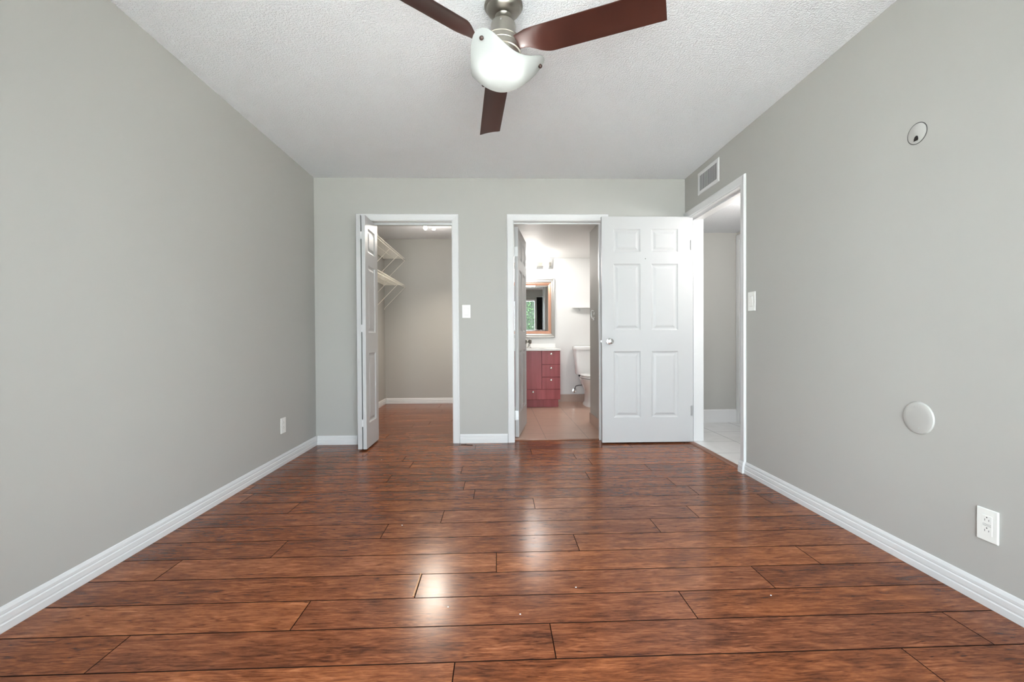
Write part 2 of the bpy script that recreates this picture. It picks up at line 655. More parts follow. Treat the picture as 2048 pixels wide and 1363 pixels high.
struct('wall_bathroom_back', boxes((0.04, 1.80, YC, YC + 0.12, 0, ZC)), 'bath_wall',
       'off-white bathroom wall behind the mirror and toilet', 'wall')
struct('wall_bathroom_partition', boxes((PX, PX + 0.10, YB2, 4.985, 0, ZB)), 'wall',
       'short grey partition wall just inside the bathroom doorway', 'wall')
struct('wall_bathroom_right', boxes((1.80, XRT, YB2, YC + 0.12, 0, ZC)), 'bath_wall',
       'side wall of the toilet alcove', 'wall')
struct('wall_hall_back', boxes((XRT, HX1 + 0.1, HYB, HYB + 0.1, 0, ZC)), 'wall',
       'grey hall wall seen through the right-hand doorway', 'wall')
struct('wall_hall_right', boxes((HX1, HX1 + 0.1, 2.4, HYB, 0, ZC)), 'wall',
       'far side wall of the hall beside the white casing', 'wall')
struct('wall_hall_front', boxes((XRT, HX1 + 0.1, 2.3, 2.4, 0, ZC)), 'wall',
       'near end wall of the hall', 'wall')

struct('ceiling', boxes((XL - 0.12, XRT, YR - 0.13, YC + 0.12, ZC, ZC + 0.1)), 'ceiling',
       'white textured ceiling of the bedroom and closet', 'ceiling')
struct('ceiling_bathroom', boxes((0.04, 1.80, YB2, YC, ZB, ZC - 0.01)), 'bath_wall',
       'lower smooth white bathroom ceiling', 'ceiling')
struct('ceiling_hall', boxes((XRT, HX1, 2.4, HYB, ZH, ZC - 0.01)), 'ceiling',
       'low white hall ceiling seen through the right-hand doorway', 'ceiling')


# ---- floor: real planks, 0.1675 wide and 1.385 long, with eased edges
def build_floor():
    rnd = random.Random(11)
    W, Ln, sl = 0.1675, 1.385, 0.009
    phase = {0: -0.133, 1: 0.173, 2: 0.687, 3: 1.069, 4: -0.009, 5: 0.37, 6: 0.81, 7: 1.081, 8: 0.21, 9: -0.149}
    bm = bmesh.new()
    lay = bm.loops.layers.color.new('plank')
    x_lo, x_hi, y_lo, y_hi = XL - 0.02, 1.80, YR - 0.05, YC + 0.02
    gx, g, gd = 0.0017, 0.0024, 0.0028
    k0 = int((y_lo - 1.155) / W) - 1
    k1 = int((y_hi - 1.155) / W) + 1
    for k in range(k0, k1 + 1):
        ya, yb = 1.155 + k * W, 1.155 + (k + 1) * W
        ya, yb = max(ya, y_lo), min(yb, y_hi)
        if yb - ya < 0.01:
            continue
        ph = phase.get(k, rnd.uniform(0, Ln))
        j = math.floor((x_lo - ph) / Ln)
        while ph + j * Ln < x_hi:
            xa, xb = max(ph + j * Ln, x_lo), min(ph + (j + 1) * Ln, x_hi)
            j += 1
            if xb - xa < 0.01:
                continue
            c = (rnd.random(), rnd.random(), rnd.random(), 1)
            def P(x, y, z):
                return bm.verts.new((x, y + sl * (x + 0.07), z))
            o = [P(xa, ya, -gd), P(xb, ya, -gd), P(xb, yb, -gd), P(xa, yb, -gd)]
            i = [P(xa + gx, ya + g, 0), P(xb - gx, ya + g, 0), P(xb - gx, yb - g, 0), P(xa + gx, yb - g, 0)]
            for l in bm.faces.new(i).loops:
                l[lay] = c
            for a in range(4):
                b_ = (a + 1) % 4
                for l in bm.faces.new((o[a], o[b_], i[b_], i[a])).loops:
                    l[lay] = (c[0], c[1], c[2], 0.0)
    o = finish(bm, 'floor', 'wood', origin=(0, 0, 0))
    tag(o, 'glossy reddish brown wood plank floor', 'floor', kind='structure')
    bm = boxes((XL - 0.1, 1.80, YR - 0.1, YC + 0.1, -0.1, -0.004))
    finish(bm, 'underlay', 'pin', parent=o)


build_floor()
struct('floor_bathroom', boxes((0.04, 1.80, 4.175, YC, 0.0005, 0.006)), 'bath_tile', 'tan square tile floor of the bathroom', 'floor')
struct('floor_hall', boxes((1.80, HX1, 2.4, HYB, -0.05, 0.004)), 'hall_tile', 'white marble tile floor of the hall', 'floor')
bm = bmesh.new()
sweep(bm, lambda u, d: [(1.752 + u, ENY0 + 0.001, d), (1.752 + u, ENY1 - 0.001, d)],
      [(0, 0.0005), (0.004, 0.006), (0.012, 0.010), (0.040, 0.011), (0.056, 0.005), (0.056, 0.0005)])
struct('trim_threshold', bm, 'threshold', 'reddish wood threshold strip between wood floor and hall tile', 'threshold')
bm = bmesh.new()
sweep(bm, lambda u, d: [(BAX0, 4.150 + u, d), (BAX1, 4.150 + u, d)],
      [(0, 0.0005), (0.004, 0.006), (0.018, 0.0085), (0.026, 0.006), (0.026, 0.0005)])
struct('trim_bathroom_threshold', bm, 'threshold', 'narrow wood strip where the floor meets the bathroom tile', 'threshold')

# ---- jambs and casings
CAS = [(0.004, 0.0), (0.004, 0.008), (0.010, 0.0115), (0.020, 0.012), (0.044, 0.014), (0.054, 0.016), (0.060, 0.015), (0.064, 0.008), (0.064, 0.0)]


def casing_back(x0, x1, z1, name, label):
    t = thing(name, label, 'door casing', (x0, YB, 0), kind='structure')
    bm = bmesh.new()
    sweep(bm, lambda u, d: [(x0 - u, YB - d, 0.001), (x0 - u, YB - d, z1 + u), (x1 + u, YB - d, z1 + u), (x1 + u, YB - d, 0.001)], CAS)
    finish(bm, 'casing', 'white', t)
    bm = boxes((x0 - J, x0, YB, YB2, 0.001, z1), (x1, x1 + J, YB, YB2, 0.001, z1), (x0 - J, x1 + J, YB, YB2, z1, z1 + J))
    finish(bm, 'jamb', 'white', t)
    return t


tc_closet = casing_back(CLX0, CLX1, CLZ, 'trim_closet', 'white casing around the closet doorway')
finish(boxes((CLX0 + 0.001, CLX1 - 0.001, YB + 0.055, YB + 0.085, CLZ - 0.024, CLZ - 0.0005)), 'folding_door_track', 'steel', tc_closet)
tc_bath = casing_back(BAX0, BAX1, BAZ, 'trim_bathroom', 'white casing around the bathroom doorway')
finish(boxes((BAX1 - 0.012, BAX1 - 0.0005, YB + 0.05, YB + 0.085, 0.001, BAZ), (BAX0 + 0.0005, BAX1 - 0.012, YB + 0.05, YB + 0.085, BAZ - 0.012, BAZ - 0.0005)), 'door_stop', 'white', tc_bath)

t = thing('trim_entry', 'white casing around the hall doorway', 'door casing', (XR, ENY0, 0), kind='structure')
bm = bmesh.new()
sweep(bm, lambda u, d: [(XR - d, ENY0 - u, 0.001), (XR - d, ENY0 - u, ENZ - 0.025 + u), (XR - d, ENY1 + u * 0.55, ENZ - 0.025 + u), (XR - d, ENY1 + u * 0.55, 0.001)], CAS)
finish(bm, 'casing', 'white', t)
bm = boxes((XR, XRT, ENY0 - J, ENY0, 0.0, ENZ), (XR, XRT, ENY1, ENY1 + J, 0.0, ENZ), (XR, XRT, ENY0, ENY1, ENZ - 0.025, ENZ + J))
finish(bm, 'jamb', 'white', t)
bm = boxes((XR + 0.055, XR + 0.09, ENY1 - 0.012, ENY1 - 0.0005, 0.005, ENZ - 0.026), (XR + 0.055, XR + 0.09, ENY0 + 0.0005, ENY0 + 0.012, 0.005, ENZ - 0.026),
           (XR + 0.055, XR + 0.09, ENY0 + 0.012, ENY1 - 0.012, ENZ - 0.037, ENZ - 0.0255))
finish(bm, 'door_stop', 'white', t)
sp = finish(boxes((XR + 0.012, XR + 0.042, ENY0 + 0.0005, ENY0 + 0.0025, 0.89, 0.955)), 'strike_plate', 'steel', t)
sp['label'] = 'dull metal strike plate'
bm = bmesh.new()
sweep(bm, lambda u, d: [(XRT + d, ENY0 - u, 0.005), (XRT + d, ENY0 - u, ENZ - 0.025 + u), (XRT + d, ENY1 + u, ENZ - 0.025 + u), (XRT + d, ENY1 + u, 0.005)], CAS)
finish(bm, 'casing', 'white', t)

t = thing('trim_hall', 'white casing of another doorway at the far end of the hall', 'door casing', (HX1, 4.87, 0), kind='structure')
bm = bmesh.new()
sweep(bm, lambda u, d: [(HX1 - d, 4.862 + u, 0.005), (HX1 - d, 4.862 + u, 2.045 + u), (HX1 - d, 4.02 - u, 2.045 + u), (HX1 - d, 4.02 - u, 0.005)], CAS)
finish(bm, 'casing', 'white', t)
finish(boxes((HX1 - 0.004, HX1 - 0.0005, 4.02, 4.862, 0.006, 2.045)), 'door_leaf', 'door', t)

# ---- baseboards
BBP = [(0.0, 0.0005), (0.014, 0.0005), (0.014, 0.026), (0.0115, 0.029), (0.0115, 0.033), (0.0125, 0.035), (0.0115, 0.054),
       (0.008, 0.058), (0.009, 0.061), (0.0085, 0.070), (0.004, 0.081), (0.0, 0.083)]


def baseboard(name, label, a, b, nrm, prof=BBP, m='white', z=0.0):
    bm = bmesh.new()
    sweep(bm, lambda u, d: [(a[0] + nrm[0] * u, a[1] + nrm[1] * u, d + z), (b[0] + nrm[0] * u, b[1] + nrm[1] * u, d + z)], prof)
    return struct(name, bm, m, label, 'baseboard')


baseboard('baseboard_left', 'long white ridged baseboard along the left wall', (XL, YR), (XL, YB - 0.001), (1, 0))
baseboard('baseboard_right', 'long white ridged baseboard along the right wall', (XR, YR), (XR, ENY0 - 0.062), (-1, 0))
baseboard('baseboard_back', 'short white baseboard between left corner and folding closet door', (XL + 0.0142, YB), (CLX0 - 0.066, YB), (0, -1))
baseboard('baseboard_back', 'white baseboard between the closet and bathroom doorways', (CLX1 + 0.066, YB), (BAX0 - 0.066, YB), (0, -1))
baseboard('baseboard_back', 'white baseboard hidden behind the open six-panel door', (BAX1 + 0.066, YB), (XR - 0.02, YB), (0, -1))
baseboard('baseboard_closet_left', 'white baseboard along the closet left wall', (XL, YB2), (XL, YC - 0.001), (1, 0))
baseboard('baseboard_closet_back', 'white baseboard along the closet back wall', (XL + 0.0142, YC), (-0.06, YC), (0, -1))
HBP = [(0.0, 0.0045), (0.014, 0.0045), (0.014, 0.136), (0.008, 0.146), (0.0, 0.148)]
baseboard('baseboard_hall', 'tall plain white baseboard on the hall back wall', (XRT, HYB), (HX1 - 0.016, HYB), (0, -1), HBP)
SKP = [(0.0, 0.0065), (0.010, 0.0065), (0.010, 0.116), (0.007, 0.119), (0.0, 0.119)]
baseboard('baseboard_bathroom_back', 'tan tile skirting under the toilet water valve', (0.875, YC), (1.80, YC), (0, -1), SKP, 'bath_tile_skirt')
baseboard('baseboard_bathroom_partition', 'tan tile skirting along the short bathroom partition', (PX, YB2), (PX, 4.985), (-1, 0), SKP, 'bath_tile_skirt')
bm = bmesh.new()
sweep(bm, lambda u, d: [(XR - 0.016 - u * 0.9, ENY0 - 0.062, d), (XR - 0.016 - u * 0.9, ENY0 - 0.005, d)], BBP)
struct('baseboard_end', bm, 'white', 'short white baseboard block at the foot of the hall door casing', 'baseboard')


# ------------------------------------------------------------------ panelled doors
def panel_slab(bm, w, h, th, panels, mtx):
    """moulded door leaf: local x 0..w, z 0..h, thickness y 0..th, both faces with raised panels"""
    xs = sorted({0.0, w} | {p[0] for p in panels} | {p[1] for p in panels})
    zs = sorted({0.0, h} | {p[2] for p in panels} | {p[3] for p in panels})

    def inside(xa, xb, za, zb):
        return any(p[0] - 1e-6 <= xa and xb <= p[1] + 1e-6 and p[2] - 1e-6 <= za and zb <= p[3] + 1e-6 for p in panels)

    for side in (0, 1):
        def V(x, d, z):
            y = d if side == 0 else th - d
            return bm.verts.new(mtx @ Vector((x, y, z)))
        for xa, xb in zip(xs[:-1], xs[1:]):
            for za, zb in zip(zs[:-1], zs[1:]):
                if not inside(xa, xb, za, zb):
                    bm.faces.new((V(xa, 0, za), V(xb, 0, za), V(xb, 0, zb), V(xa, 0, zb)))
        for (xa, xb, za, zb) in panels:
            loops = []
            for ins, dep in ((0, 0), (0.003, 0.0035), (0.012, 0.0085), (0.019, 0.0095), (0.024, 0.009), (0.040, 0.0030), (0.046, 0.0022)):
                ins = min(ins, (xb - xa) * 0.42)
                loops.append([V(xa + ins, dep, za + ins), V(xb - ins, dep, za + ins), V(xb - ins, dep, zb - ins), V(xa + ins, dep, zb - ins)])
            for a, b in zip(loops[:-1], loops[1:]):
                for i in range(4):
                    j = (i + 1) % 4
                    bm.faces.new((a[i], a[j], b[j], b[i]))
            bm.faces.new(loops[-1])
    def E(x, y, z):
        return bm.verts.new(mtx @ Vector((x, y, z)))
    for (x0, z0, x1, z1) in ((0, 0, w, 0), (w, 0, w, h), (w, h, 0, h), (0, h, 0, 0)):
        bm.faces.new((E(x0, 0, z0), E(x1, 0, z1), E(x1, th, z1), E(x0, th, z0)))
    bmesh.ops.remove_doubles(bm, verts=bm.verts[:], dist=1e-5)


KNOB = [(0.0, -0.001), (0.031, -0.001), (0.032, 0.003), (0.028, 0.008), (0.014, 0.011), (0.011, 0.018), (0.012, 0.028),
        (0.020, 0.034), (0.026, 0.044), (0.0265, 0.054), (0.022, 0.061), (0.012, 0.0645), (0.0, 0.065)]
SIX_Z = [(0.226, 0.829), (1.020, 1.622), (1.730, 1.938)]


def hinge(bm, x, y, z, h=0.089, dx=1):
    box(bm, x - 0.001, x + 0.001 + 0.012 * dx, y - 0.002, y + 0.001, z - h / 2, z + h / 2)
    lathe(bm, [(0.0055, z - h / 2), (0.0055, z + h / 2)], Matrix.Translation((x, y - 0.004, 0)), 10)


# entry door swung open flat along the back wall
DX0, DX1, DY = 0.951, 1.786, 3.987
d3 = thing('door_1', 'open white six-panel door with chrome knob standing in front of the back wall', 'door', (DX1, DY, 0.013), kind='structure')
bm = bmesh.new()
panels = []
for za, zb in SIX_Z:
    panels += [(0.106, 0.352, za, zb), (0.453, 0.697, za, zb)]
panel_slab(bm, DX1 - DX0, 2.050, 0.035, panels, Matrix.Translation((DX0, DY, 0.013)))
finish(bm, 'door_leaf', 'door', d3)
bm = bmesh.new()
lathe(bm, KNOB, axis_mtx((1.018, DY, 0.934), (0, -1, 0)), 28)
kn = finish(bm, 'knob', 'chrome', d3, smooth=True)
kn['label'] = 'round chrome door knob'
bm = bmesh.new()
lathe(bm, [(0.0, 0.0), (0.006, 0.0), (0.005, 0.002), (0, 0.002)], axis_mtx((1.018, DY - 0.0652, 0.934), (0, -1, 0)), 12)
finish(bm, 'key_cylinder', 'steel', kn)
bm = bmesh.new()
lathe(bm, KNOB[:-4] + [(0.02, 0.05), (0, 0.05)], axis_mtx((1.018, DY + 0.035, 0.934), (0, 1, 0)), 24)
finish(bm, 'knob', 'chrome', d3, smooth=True)
bm = boxes((DX0 - 0.0015, DX0 + 0.001, DY + 0.006, DY + 0.029, 0.905, 0.963), (DX0 - 0.011, DX0, DY + 0.011, DY + 0.024, 0.924, 0.944))
finish(bm, 'latch', 'steel', d3)
for z in (1.805, 0.297):
    bm = bmesh.new()
    hinge(bm, DX1 - 0.017, DY, z)
    finish(bm, 'hinge', 'steel', d3)
bm = bmesh.new()
lathe(bm, [(0.0, 0.0), (0.004, 0.0), (0.003, 0.002), (0, 0.0022)], axis_mtx((1.350, DY, 1.682), (0, -1, 0)), 10)
finish(bm, 'screw', 'dark', d3)  # dark dot standing for a tiny screw hole

# bathroom door swung into the bathroom
ang = math.atan2(0.695, 0.122)
d2 = thing('door_2', 'white panelled door standing ajar inside the bathroom doorway', 'door', (0.204, 4.25, 0.014), kind='structure')
m2 = Matrix.Translation((0.204, 4.250, 0.014)) @ Matrix.Rotation(ang, 4, 'Z')
bm = bmesh.new()
panels = []
for za, zb in SIX_Z:
    panels += [(0.095, 0.305, za, zb), (0.405, 0.615, za, zb)]
panel_slab(bm, 0.71, 2.022, 0.035, panels, m2)
finish(bm, 'door_leaf', 'door', d2)
bm = bmesh.new()
kp = m2 @ Vector((0.650, 0.0, 0.915))
lathe(bm, KNOB, axis_mtx(kp, m2.to_3x3() @ Vector((0, -1, 0))), 24)
finish(bm, 'knob', 'nickel', d2, smooth=True)
for z in (1.797, 0.225):
    bm = bmesh.new()
    box(bm, 0.1585, 0.200, 4.243, 4.2495, z - 0.045, z + 0.045)
    lathe(bm, [(0.006, z - 0.045), (0.006, z + 0.045)], Matrix.Translation((0.163, 4.240, 0)), 10)
    finish(bm, 'hinge', 'steel', d2)

# bifold closet door, folded open
d1 = thing('door_3', 'white folding closet door folded open at the left of the closet doorway', 'door', (-1.20, 3.845, 0.015), kind='structure')
PB = [(0.085, 0.305, 0.215, 0.83), (0.085, 0.305, 1.01, 1.60), (0.085, 0.305, 1.715, 1.925)]
for x_face, flip in ((-1.133, 0), (-1.172, 1)):
    bm = bmesh.new()
    th = 0.026 if flip == 0 else 0.045
    mm = Matrix.Translation((x_face, 3.845, 0.014)) @ Matrix.Rotation(PI / 2, 4, 'Z')
    panel_slab(bm, 0.390, 2.022, 0.030 if flip == 0 else 0.036, PB, mm)
    finish(bm, 'door_leaf', 'door', d1)
for z in (1.86, 1.06, 0.24):
    finish(boxes((-1.1725, -1.1627, 3.8435, 3.850, z - 0.032, z + 0.032)), 'hinge', 'white', d1)

# ------------------------------------------------------------------ rear window, curtain, outdoors
w = thing('window_1', 'wide white sliding window behind the viewer, seen reflected in the mirror', 'window', ((WX0 + WX1) / 2, YR - 0.06, WZ0), kind='structure')
fw = 0.05
bm = boxes((WX0, WX0 + fw, YR - 0.11, YR - 0.02, WZ0, WZ1), (WX1 - fw, WX1, YR - 0.11, YR - 0.02, WZ0, WZ1),
           (WX0 + fw, WX1 - fw, YR - 0.11, YR - 0.02, WZ1 - fw, WZ1), (WX0 + fw, WX1 - fw, YR - 0.11, YR - 0.02, WZ0, WZ0 + fw))
finish(bm, 'window_frame', 'white', w)
for x in (0.0, 1.16):
    finish(boxes((x, x + 0.06, YR - 0.10, YR - 0.03, WZ0 + fw, WZ1 - fw)), 'mullion', 'white', w)
for xa, xb in ((WX0 + fw, 0.0), (0.06, 1.16), (1.22, WX1 - fw)):
    finish(boxes((xa, xb, YR - 0.068, YR - 0.062, WZ0 + fw, WZ1 - fw)), 'pane', 'glass', w)
bm = bmesh.new()
for k in range(2):
    prev = None
    for i in range(61):
        x = 1.215 + 0.215 * i / 60
        y = YR + 0.05 + 0.018 * math.sin(i * 0.60) + (0.004 if k else 0)
        a, b_ = bm.verts.new((x, y, 0.02)), bm.verts.new((x, y, 2.20))
        if prev:
            bm.faces.new((prev[0], a, b_, prev[1]))
        prev = (a, b_)
cu = finish(bm, 'curtain', 'curtain', smooth=True)
tag(cu, 'dark pleated curtain drawn to the side of the rear window, seen in the mirror', 'curtain')
bm = bmesh.new()
tube(bm, [(-1.3, YR + 0.05, 2.215), (1.735, YR + 0.05, 2.215)], 0.011, 10)
for x in (-1.25, 1.715):
    tube(bm, [(x, YR + 0.05, 2.215), (x, YR - 0.002, 2.215)], 0.008, 8)
tag(finish(bm, 'curtain_rod', 'steel', smooth=True), 'thin metal curtain rod above the rear window', 'curtain rod')
tag(finish(boxes((-14, 14, -14, YR - 0.14, -0.12, -0.02)), 'bounce_ground', 'ground'), 'pale ground outside the rear window, added to bounce light into the room', 'bounce_ground', kind='structure')  # unseen ground, made pale to bounce daylight onto the ceiling
rnd = random.Random(5)
bm = bmesh.new()
box(bm, 0.95, 2.35, -6.9, -6.2, -0.02, 2.75)
h = finish(bm, 'hedge', 'leaf_core')
tag(h, 'green hedge growing outside the rear window, seen reflected in the mirror', 'hedge', kind='stuff')
bm = bmesh.new()
for i in range(1900):
    x = rnd.uniform(0.85, 2.45)
    z = rnd.uniform(0.0, 3.05)
    y = -6.2 + rnd.uniform(-0.25, 0.16)
    s = rnd.uniform(0.05, 0.11)
    d = Vector((rnd.uniform(-1, 1), rnd.uniform(-0.2, 0.7), rnd.uniform(-1.2, 0.6))).normalized()
    n_ = d.cross(Vector((rnd.uniform(-1, 1), rnd.uniform(-1, 1), rnd.uniform(-1, 1)))).normalized()
    c = Vector((x, y, z))
    bm.faces.new([bm.verts.new(c), bm.verts.new(c + d * s * 0.5 + n_ * s * 0.28), bm.verts.new(c + d * s), bm.verts.new(c + d * s * 0.5 - n_ * s * 0.28)])
lv = finish(bm, 'leaves', 'leaf', parent=h)
lv['kind'] = 'stuff'


# ------------------------------------------------------------------ ceiling fan
def build_fan():
    C0 = Vector((0.0298, 1.951, 2.2342))
    n = Vector((0.0408, 0.0821, 1.0)).normalized()
    x = Vector((1, 0, -0.0408)).normalized()
    y = n.cross(x)
    T = Matrix(((x.x, y.x, n.x, C0.x), (x.y, y.y, n.y, C0.y), (x.z, y.z, n.z, C0.z), (0, 0, 0, 1)))
    fan = thing('ceiling_fan', 'three-blade ceiling fan with dark wood blades and a lit white glass shade', 'ceiling fan', (0.036, 1.963, ZC))
    bm = bmesh.new()
    lathe(bm, [(0.084, -0.0005), (0.085, -0.012), (0.081, -0.018), (0.076, -0.021), (0.072, -0.032), (0.060, -0.043), (0.044, -0.051), (0.038, -0.053), (0.032, -0.062), (0.024, -0.066), (0.022, -0.058), (0.0, -0.056)],
          Matrix.Translation((0.036, 1.963, ZC)), 48)
    finish(bm, 'canopy', 'nickel', fan, smooth=True)
    bm = bmesh.new()
    lathe(bm, [(0.0115, 0.115), (0.0115, 0.215)], T, 20)
    lathe(bm, [(0.017, 0.117), (0.017, 0.130), (0.013, 0.136)], T, 20)
    finish(bm, 'downrod', 'nickel', fan, smooth=True)
    bm = bmesh.new()
    lathe(bm, [(0.0, 0.118), (0.046, 0.118), (0.053, 0.115), (0.055, 0.109), (0.055, 0.046), (0.057, 0.038), (0.0815, 0.036),
               (0.0835, 0.033), (0.0835, 0.030), (0.081, 0.0285), (0.081, 0.008), (0.0795, 0.006), (0.0795, 0.003), (0.081, 0.001),
               (0.081, -0.018), (0.0835, -0.0195), (0.0835, -0.0225), (0.078, -0.024), (0.078, -0.056), (0.07, -0.060), (0.0, -0.060)], T, 64)
    motor = finish(bm, 'motor_housing', 'nickel', fan, smooth=True, angle=25)
    for a in (20, 140, 260):
        bm = bmesh.new()
        d = Vector((math.cos(math.radians(a)), math.sin(math.radians(a)), 0))
        lathe(bm, [(0.004, 0.0), (0.004, 0.003), (0.0, 0.0035)], T @ axis_mtx(d * 0.0545 + Vector((0, 0, 0.098)), d), 10)
        finish(bm, 'screw', 'steel', motor)
    w = 0.1222
    for k in range(3):
        a = 1.6649 + k * 2 * PI / 3
        d = Vector((math.cos(a), math.sin(a), 0))
        q = Vector((-d.y, d.x, 0))
        bm = bmesh.new()
        NR, NT = 44, 12
        grid = {}
        for side in (0, 1):
            for i in range(NR + 1):
                r = 0.066 + (0.6783 - 0.066) * (i / NR) ** 1.15
                # notch on the leading side of the root
                s = min(1, max(0, (r - 0.105) / 0.115))
                s = s * s * (3 - 2 * s)
                t1 = 0.000 + (w / 2) * s + 0.004 * (1 - s)
                t0 = -w / 2 + 0.012 * max(0, (0.12 - r) / 0.054)
                pitch = 0.2886 + 0.30 * (1 - s)
                for j in range(NT + 1):
                    u = j / NT
                    t = t0 + (t1 - t0) * u
                    camber = 0.006 * (1 - (2 * u - 1) ** 2)
                    z = -math.sin(pitch) * t + camber * s - 0.012 * (1 - s)
                    edge = min(u, 1 - u) * 6
                    thick = 0.0038 * min(1, 0.35 + edge)
                    p = d * r + q * (t * math.cos(pitch)) + Vector((0, 0, z + (thick if side == 0 else -thick)))
                    grid[(side, i, j)] = bm.verts.new(T @ p)
        for side in (0, 1):
            for i in range(NR):
                for j in range(NT):
                    bm.faces.new((grid[(side, i, j)], grid[(side, i + 1, j)], grid[(side, i + 1, j + 1)], grid[(side, i, j + 1)]))
        for i in range(NR):
            for j in (0, NT):
                bm.faces.new((grid[(0, i, j)], grid[(0, i + 1, j)], grid[(1, i + 1, j)], grid[(1, i, j)]))
        for j in range(NT):
            for i in (0, NR):
                bm.faces.new((grid[(0, i, j)], grid[(0, i, j + 1)], grid[(1, i, j + 1)], grid[(1, i, j)]))
        finish(bm, 'blade', 'blade', fan, smooth=True, angle=50)
    # glass: a slumped three-cornered bowl
    bm = bmesh.new()
    NA, NRr = 96, 18
    zb, R0 = -0.173, 0.187
    def rim(phi):
        ph = (phi - math.radians(0)) % (2 * PI / 3)
        ph = abs(ph - PI / 3)                       # pi/3 at corner, 0 at middle of an edge
        tri = 0.134 / math.cos(min(ph, PI / 3 * 0.999))   # straight-edged triangle
        rr = 1.0 / ((1.0 / tri) ** 9 + (1.0 / R0) ** 9) ** (1 / 9)
        return rr
    def surf(phi, s):
        r = rim(phi) * s
        z = zb + 0.128 * (r / 0.18) ** 1.75
        return Vector((r * math.cos(phi), r * math.sin(phi), z))
    vg = {}
    cz = {0: bm.verts.new(T @ Vector((0, 0, zb))), 1: bm.verts.new(T @ Vector((0, 0, zb + 0.004)))}
    for side in (0, 1):
        for i in range(1, NRr + 1):
            for k in range(NA):
                phi = 2 * PI * k / NA
                p = surf(phi, i / NRr)
                if side:
                    pp = Vector((p.x * 0.982, p.y * 0.982, p.z + 0.003))
                    p = pp
                vg[(side, i, k)] = bm.verts.new(T @ p)
        for k in range(NA):
            k2 = (k + 1) % NA
            bm.faces.new((cz[side], vg[(side, 1, k)], vg[(side, 1, k2)]))
            for i in range(1, NRr):
                bm.faces.new((vg[(side, i, k)], vg[(side, i + 1, k)], vg[(side, i + 1, k2)], vg[(side, i, k2)]))
    for k in range(NA):
        k2 = (k + 1) % NA
        bm.faces.new((vg[(0, NRr, k)], vg[(0, NRr, k2)], vg[(1, NRr, k2)], vg[(1, NRr, k)]))
    sh = finish(bm, 'glass_shade', 'frosted', fan, smooth=True, angle=60)
    for a in (240, 0, 120):
        ca, sa = math.cos(math.radians(a)), math.sin(math.radians(a))
        p = surf(math.radians(a), 0.165 / rim(math.radians(a)))
        out = Vector((ca * 0.75, sa * 0.75, -0.66)).normalized()
        bm = bmesh.new()
        lathe(bm, [(0.0, -0.004), (0.008, -0.004), (0.0085, 0.004), (0.0075, 0.010), (0.004, 0.0125), (0.0, 0.013)], T @ axis_mtx(p, out), 16)
        finish(bm, 'finial', 'pin', sh, smooth=True)
        bm = bmesh.new()
        tube(bm, [T @ Vector((ca * 0.075, sa * 0.075, -0.040)), T @ Vector((ca * 0.12, sa * 0.12, -0.045)), T @ (p - out * 0.003)], 0.004, 8)
        finish(bm, 'shade_arm', 'nickel', fan, smooth=True)
    for a in (218, 318, 90):
        ca, sa = math.cos(math.radians(a)), math.sin(math.radians(a))
        bm = bmesh.new()
        lathe(bm, [(0.012, -0.060), (0.012, -0.072), (0.0, -0.072)], T @ Matrix.Translation((ca * 0.062, sa * 0.062, 0)), 14)
        sk = finish(bm, 'socket', 'plate', fan, smooth=True)
        bm = bmesh.new()
        lathe(bm, [(0.008, -0.0725), (0.014, -0.078), (0.021, -0.088), (0.0235, -0.098), (0.021, -0.110), (0.012, -0.119), (0.0, -0.122)],
              T @ Matrix.Translation((ca * 0.062, sa * 0.062, 0)), 18)
        finish(bm, 'bulb', 'bulb', sk, smooth=True)


build_fan()


# ------------------------------------------------------------------ wall fittings
def decor_switch(name, label, c, u, nrm, w, hgt):
    """c = centre on the wall, u = horizontal direction along the wall, nrm = into the room"""
    c, u, nrm = Vector(c), Vector(u), Vector(nrm)
    def bx(bm, a0, a1, z0, z1, d0, d1, bev=0.0):
        p, q = c + u * a0 + nrm * d0, c + u * a1 + nrm * d1
        box(bm, p.x, q.x, p.y, q.y, c.z + z0, c.z + z1, bevel=bev)
    t = thing(name, label, 'light switch', c)
    bm = bmesh.new()
    bx(bm, -w / 2, w / 2, -hgt / 2, hgt / 2, 0.0005, 0.006, 0.0025)
    finish(bm, 'wall_plate', 'plate', t)
    bm = bmesh.new()
    bx(bm, -0.0175, 0.0175, -0.0345, 0.0345, 0.0055, 0.0066)
    bez = finish(bm, 'bezel', 'plate_grey', t)
    bm = bmesh.new()
    p = [c + u * (-0.0158) + nrm * 0.0064, c + u * 0.0158 + nrm * 0.0064]
    vs = []
    for z, d in ((-0.0325, 0.0075), (0.0, 0.0085), (0.0325, 0.0115)):
        for a in (-0.0158, 0.0158):
            for dd in (0.0062, d):
                q = c + u * a + nrm * dd
                vs.append(bm.verts.new((q.x, q.y, c.z + z)))
    def I(r, a, d):
        return vs[r * 4 + a * 2 + d]
    for r in (0, 1):
        bm.faces.new((I(r, 0, 1), I(r, 1, 1), I(r + 1, 1, 1), I(r + 1, 0, 1)))
        bm.faces.new((I(r, 0, 0), I(r, 1, 0), I(r + 1, 1, 0), I(r + 1, 0, 0)))
        for a in (0, 1):
            bm.faces.new((I(r, a, 0), I(r, a, 1), I(r + 1, a, 1), I(r + 1, a, 0)))
    for r in (0, 2):
        bm.faces.new((I(r, 0, 0), I(r, 1, 0), I(r, 1, 1), I(r, 0, 1)))
    rk = finish(bm, 'rocker', 'plate', t)
    bm = bmesh.new()
    bx(bm, 0.0185, 0.0215, -0.012, 0.002, 0.0055, 0.0085)
    finish(bm, 'slider', 'plate', t)
    return t


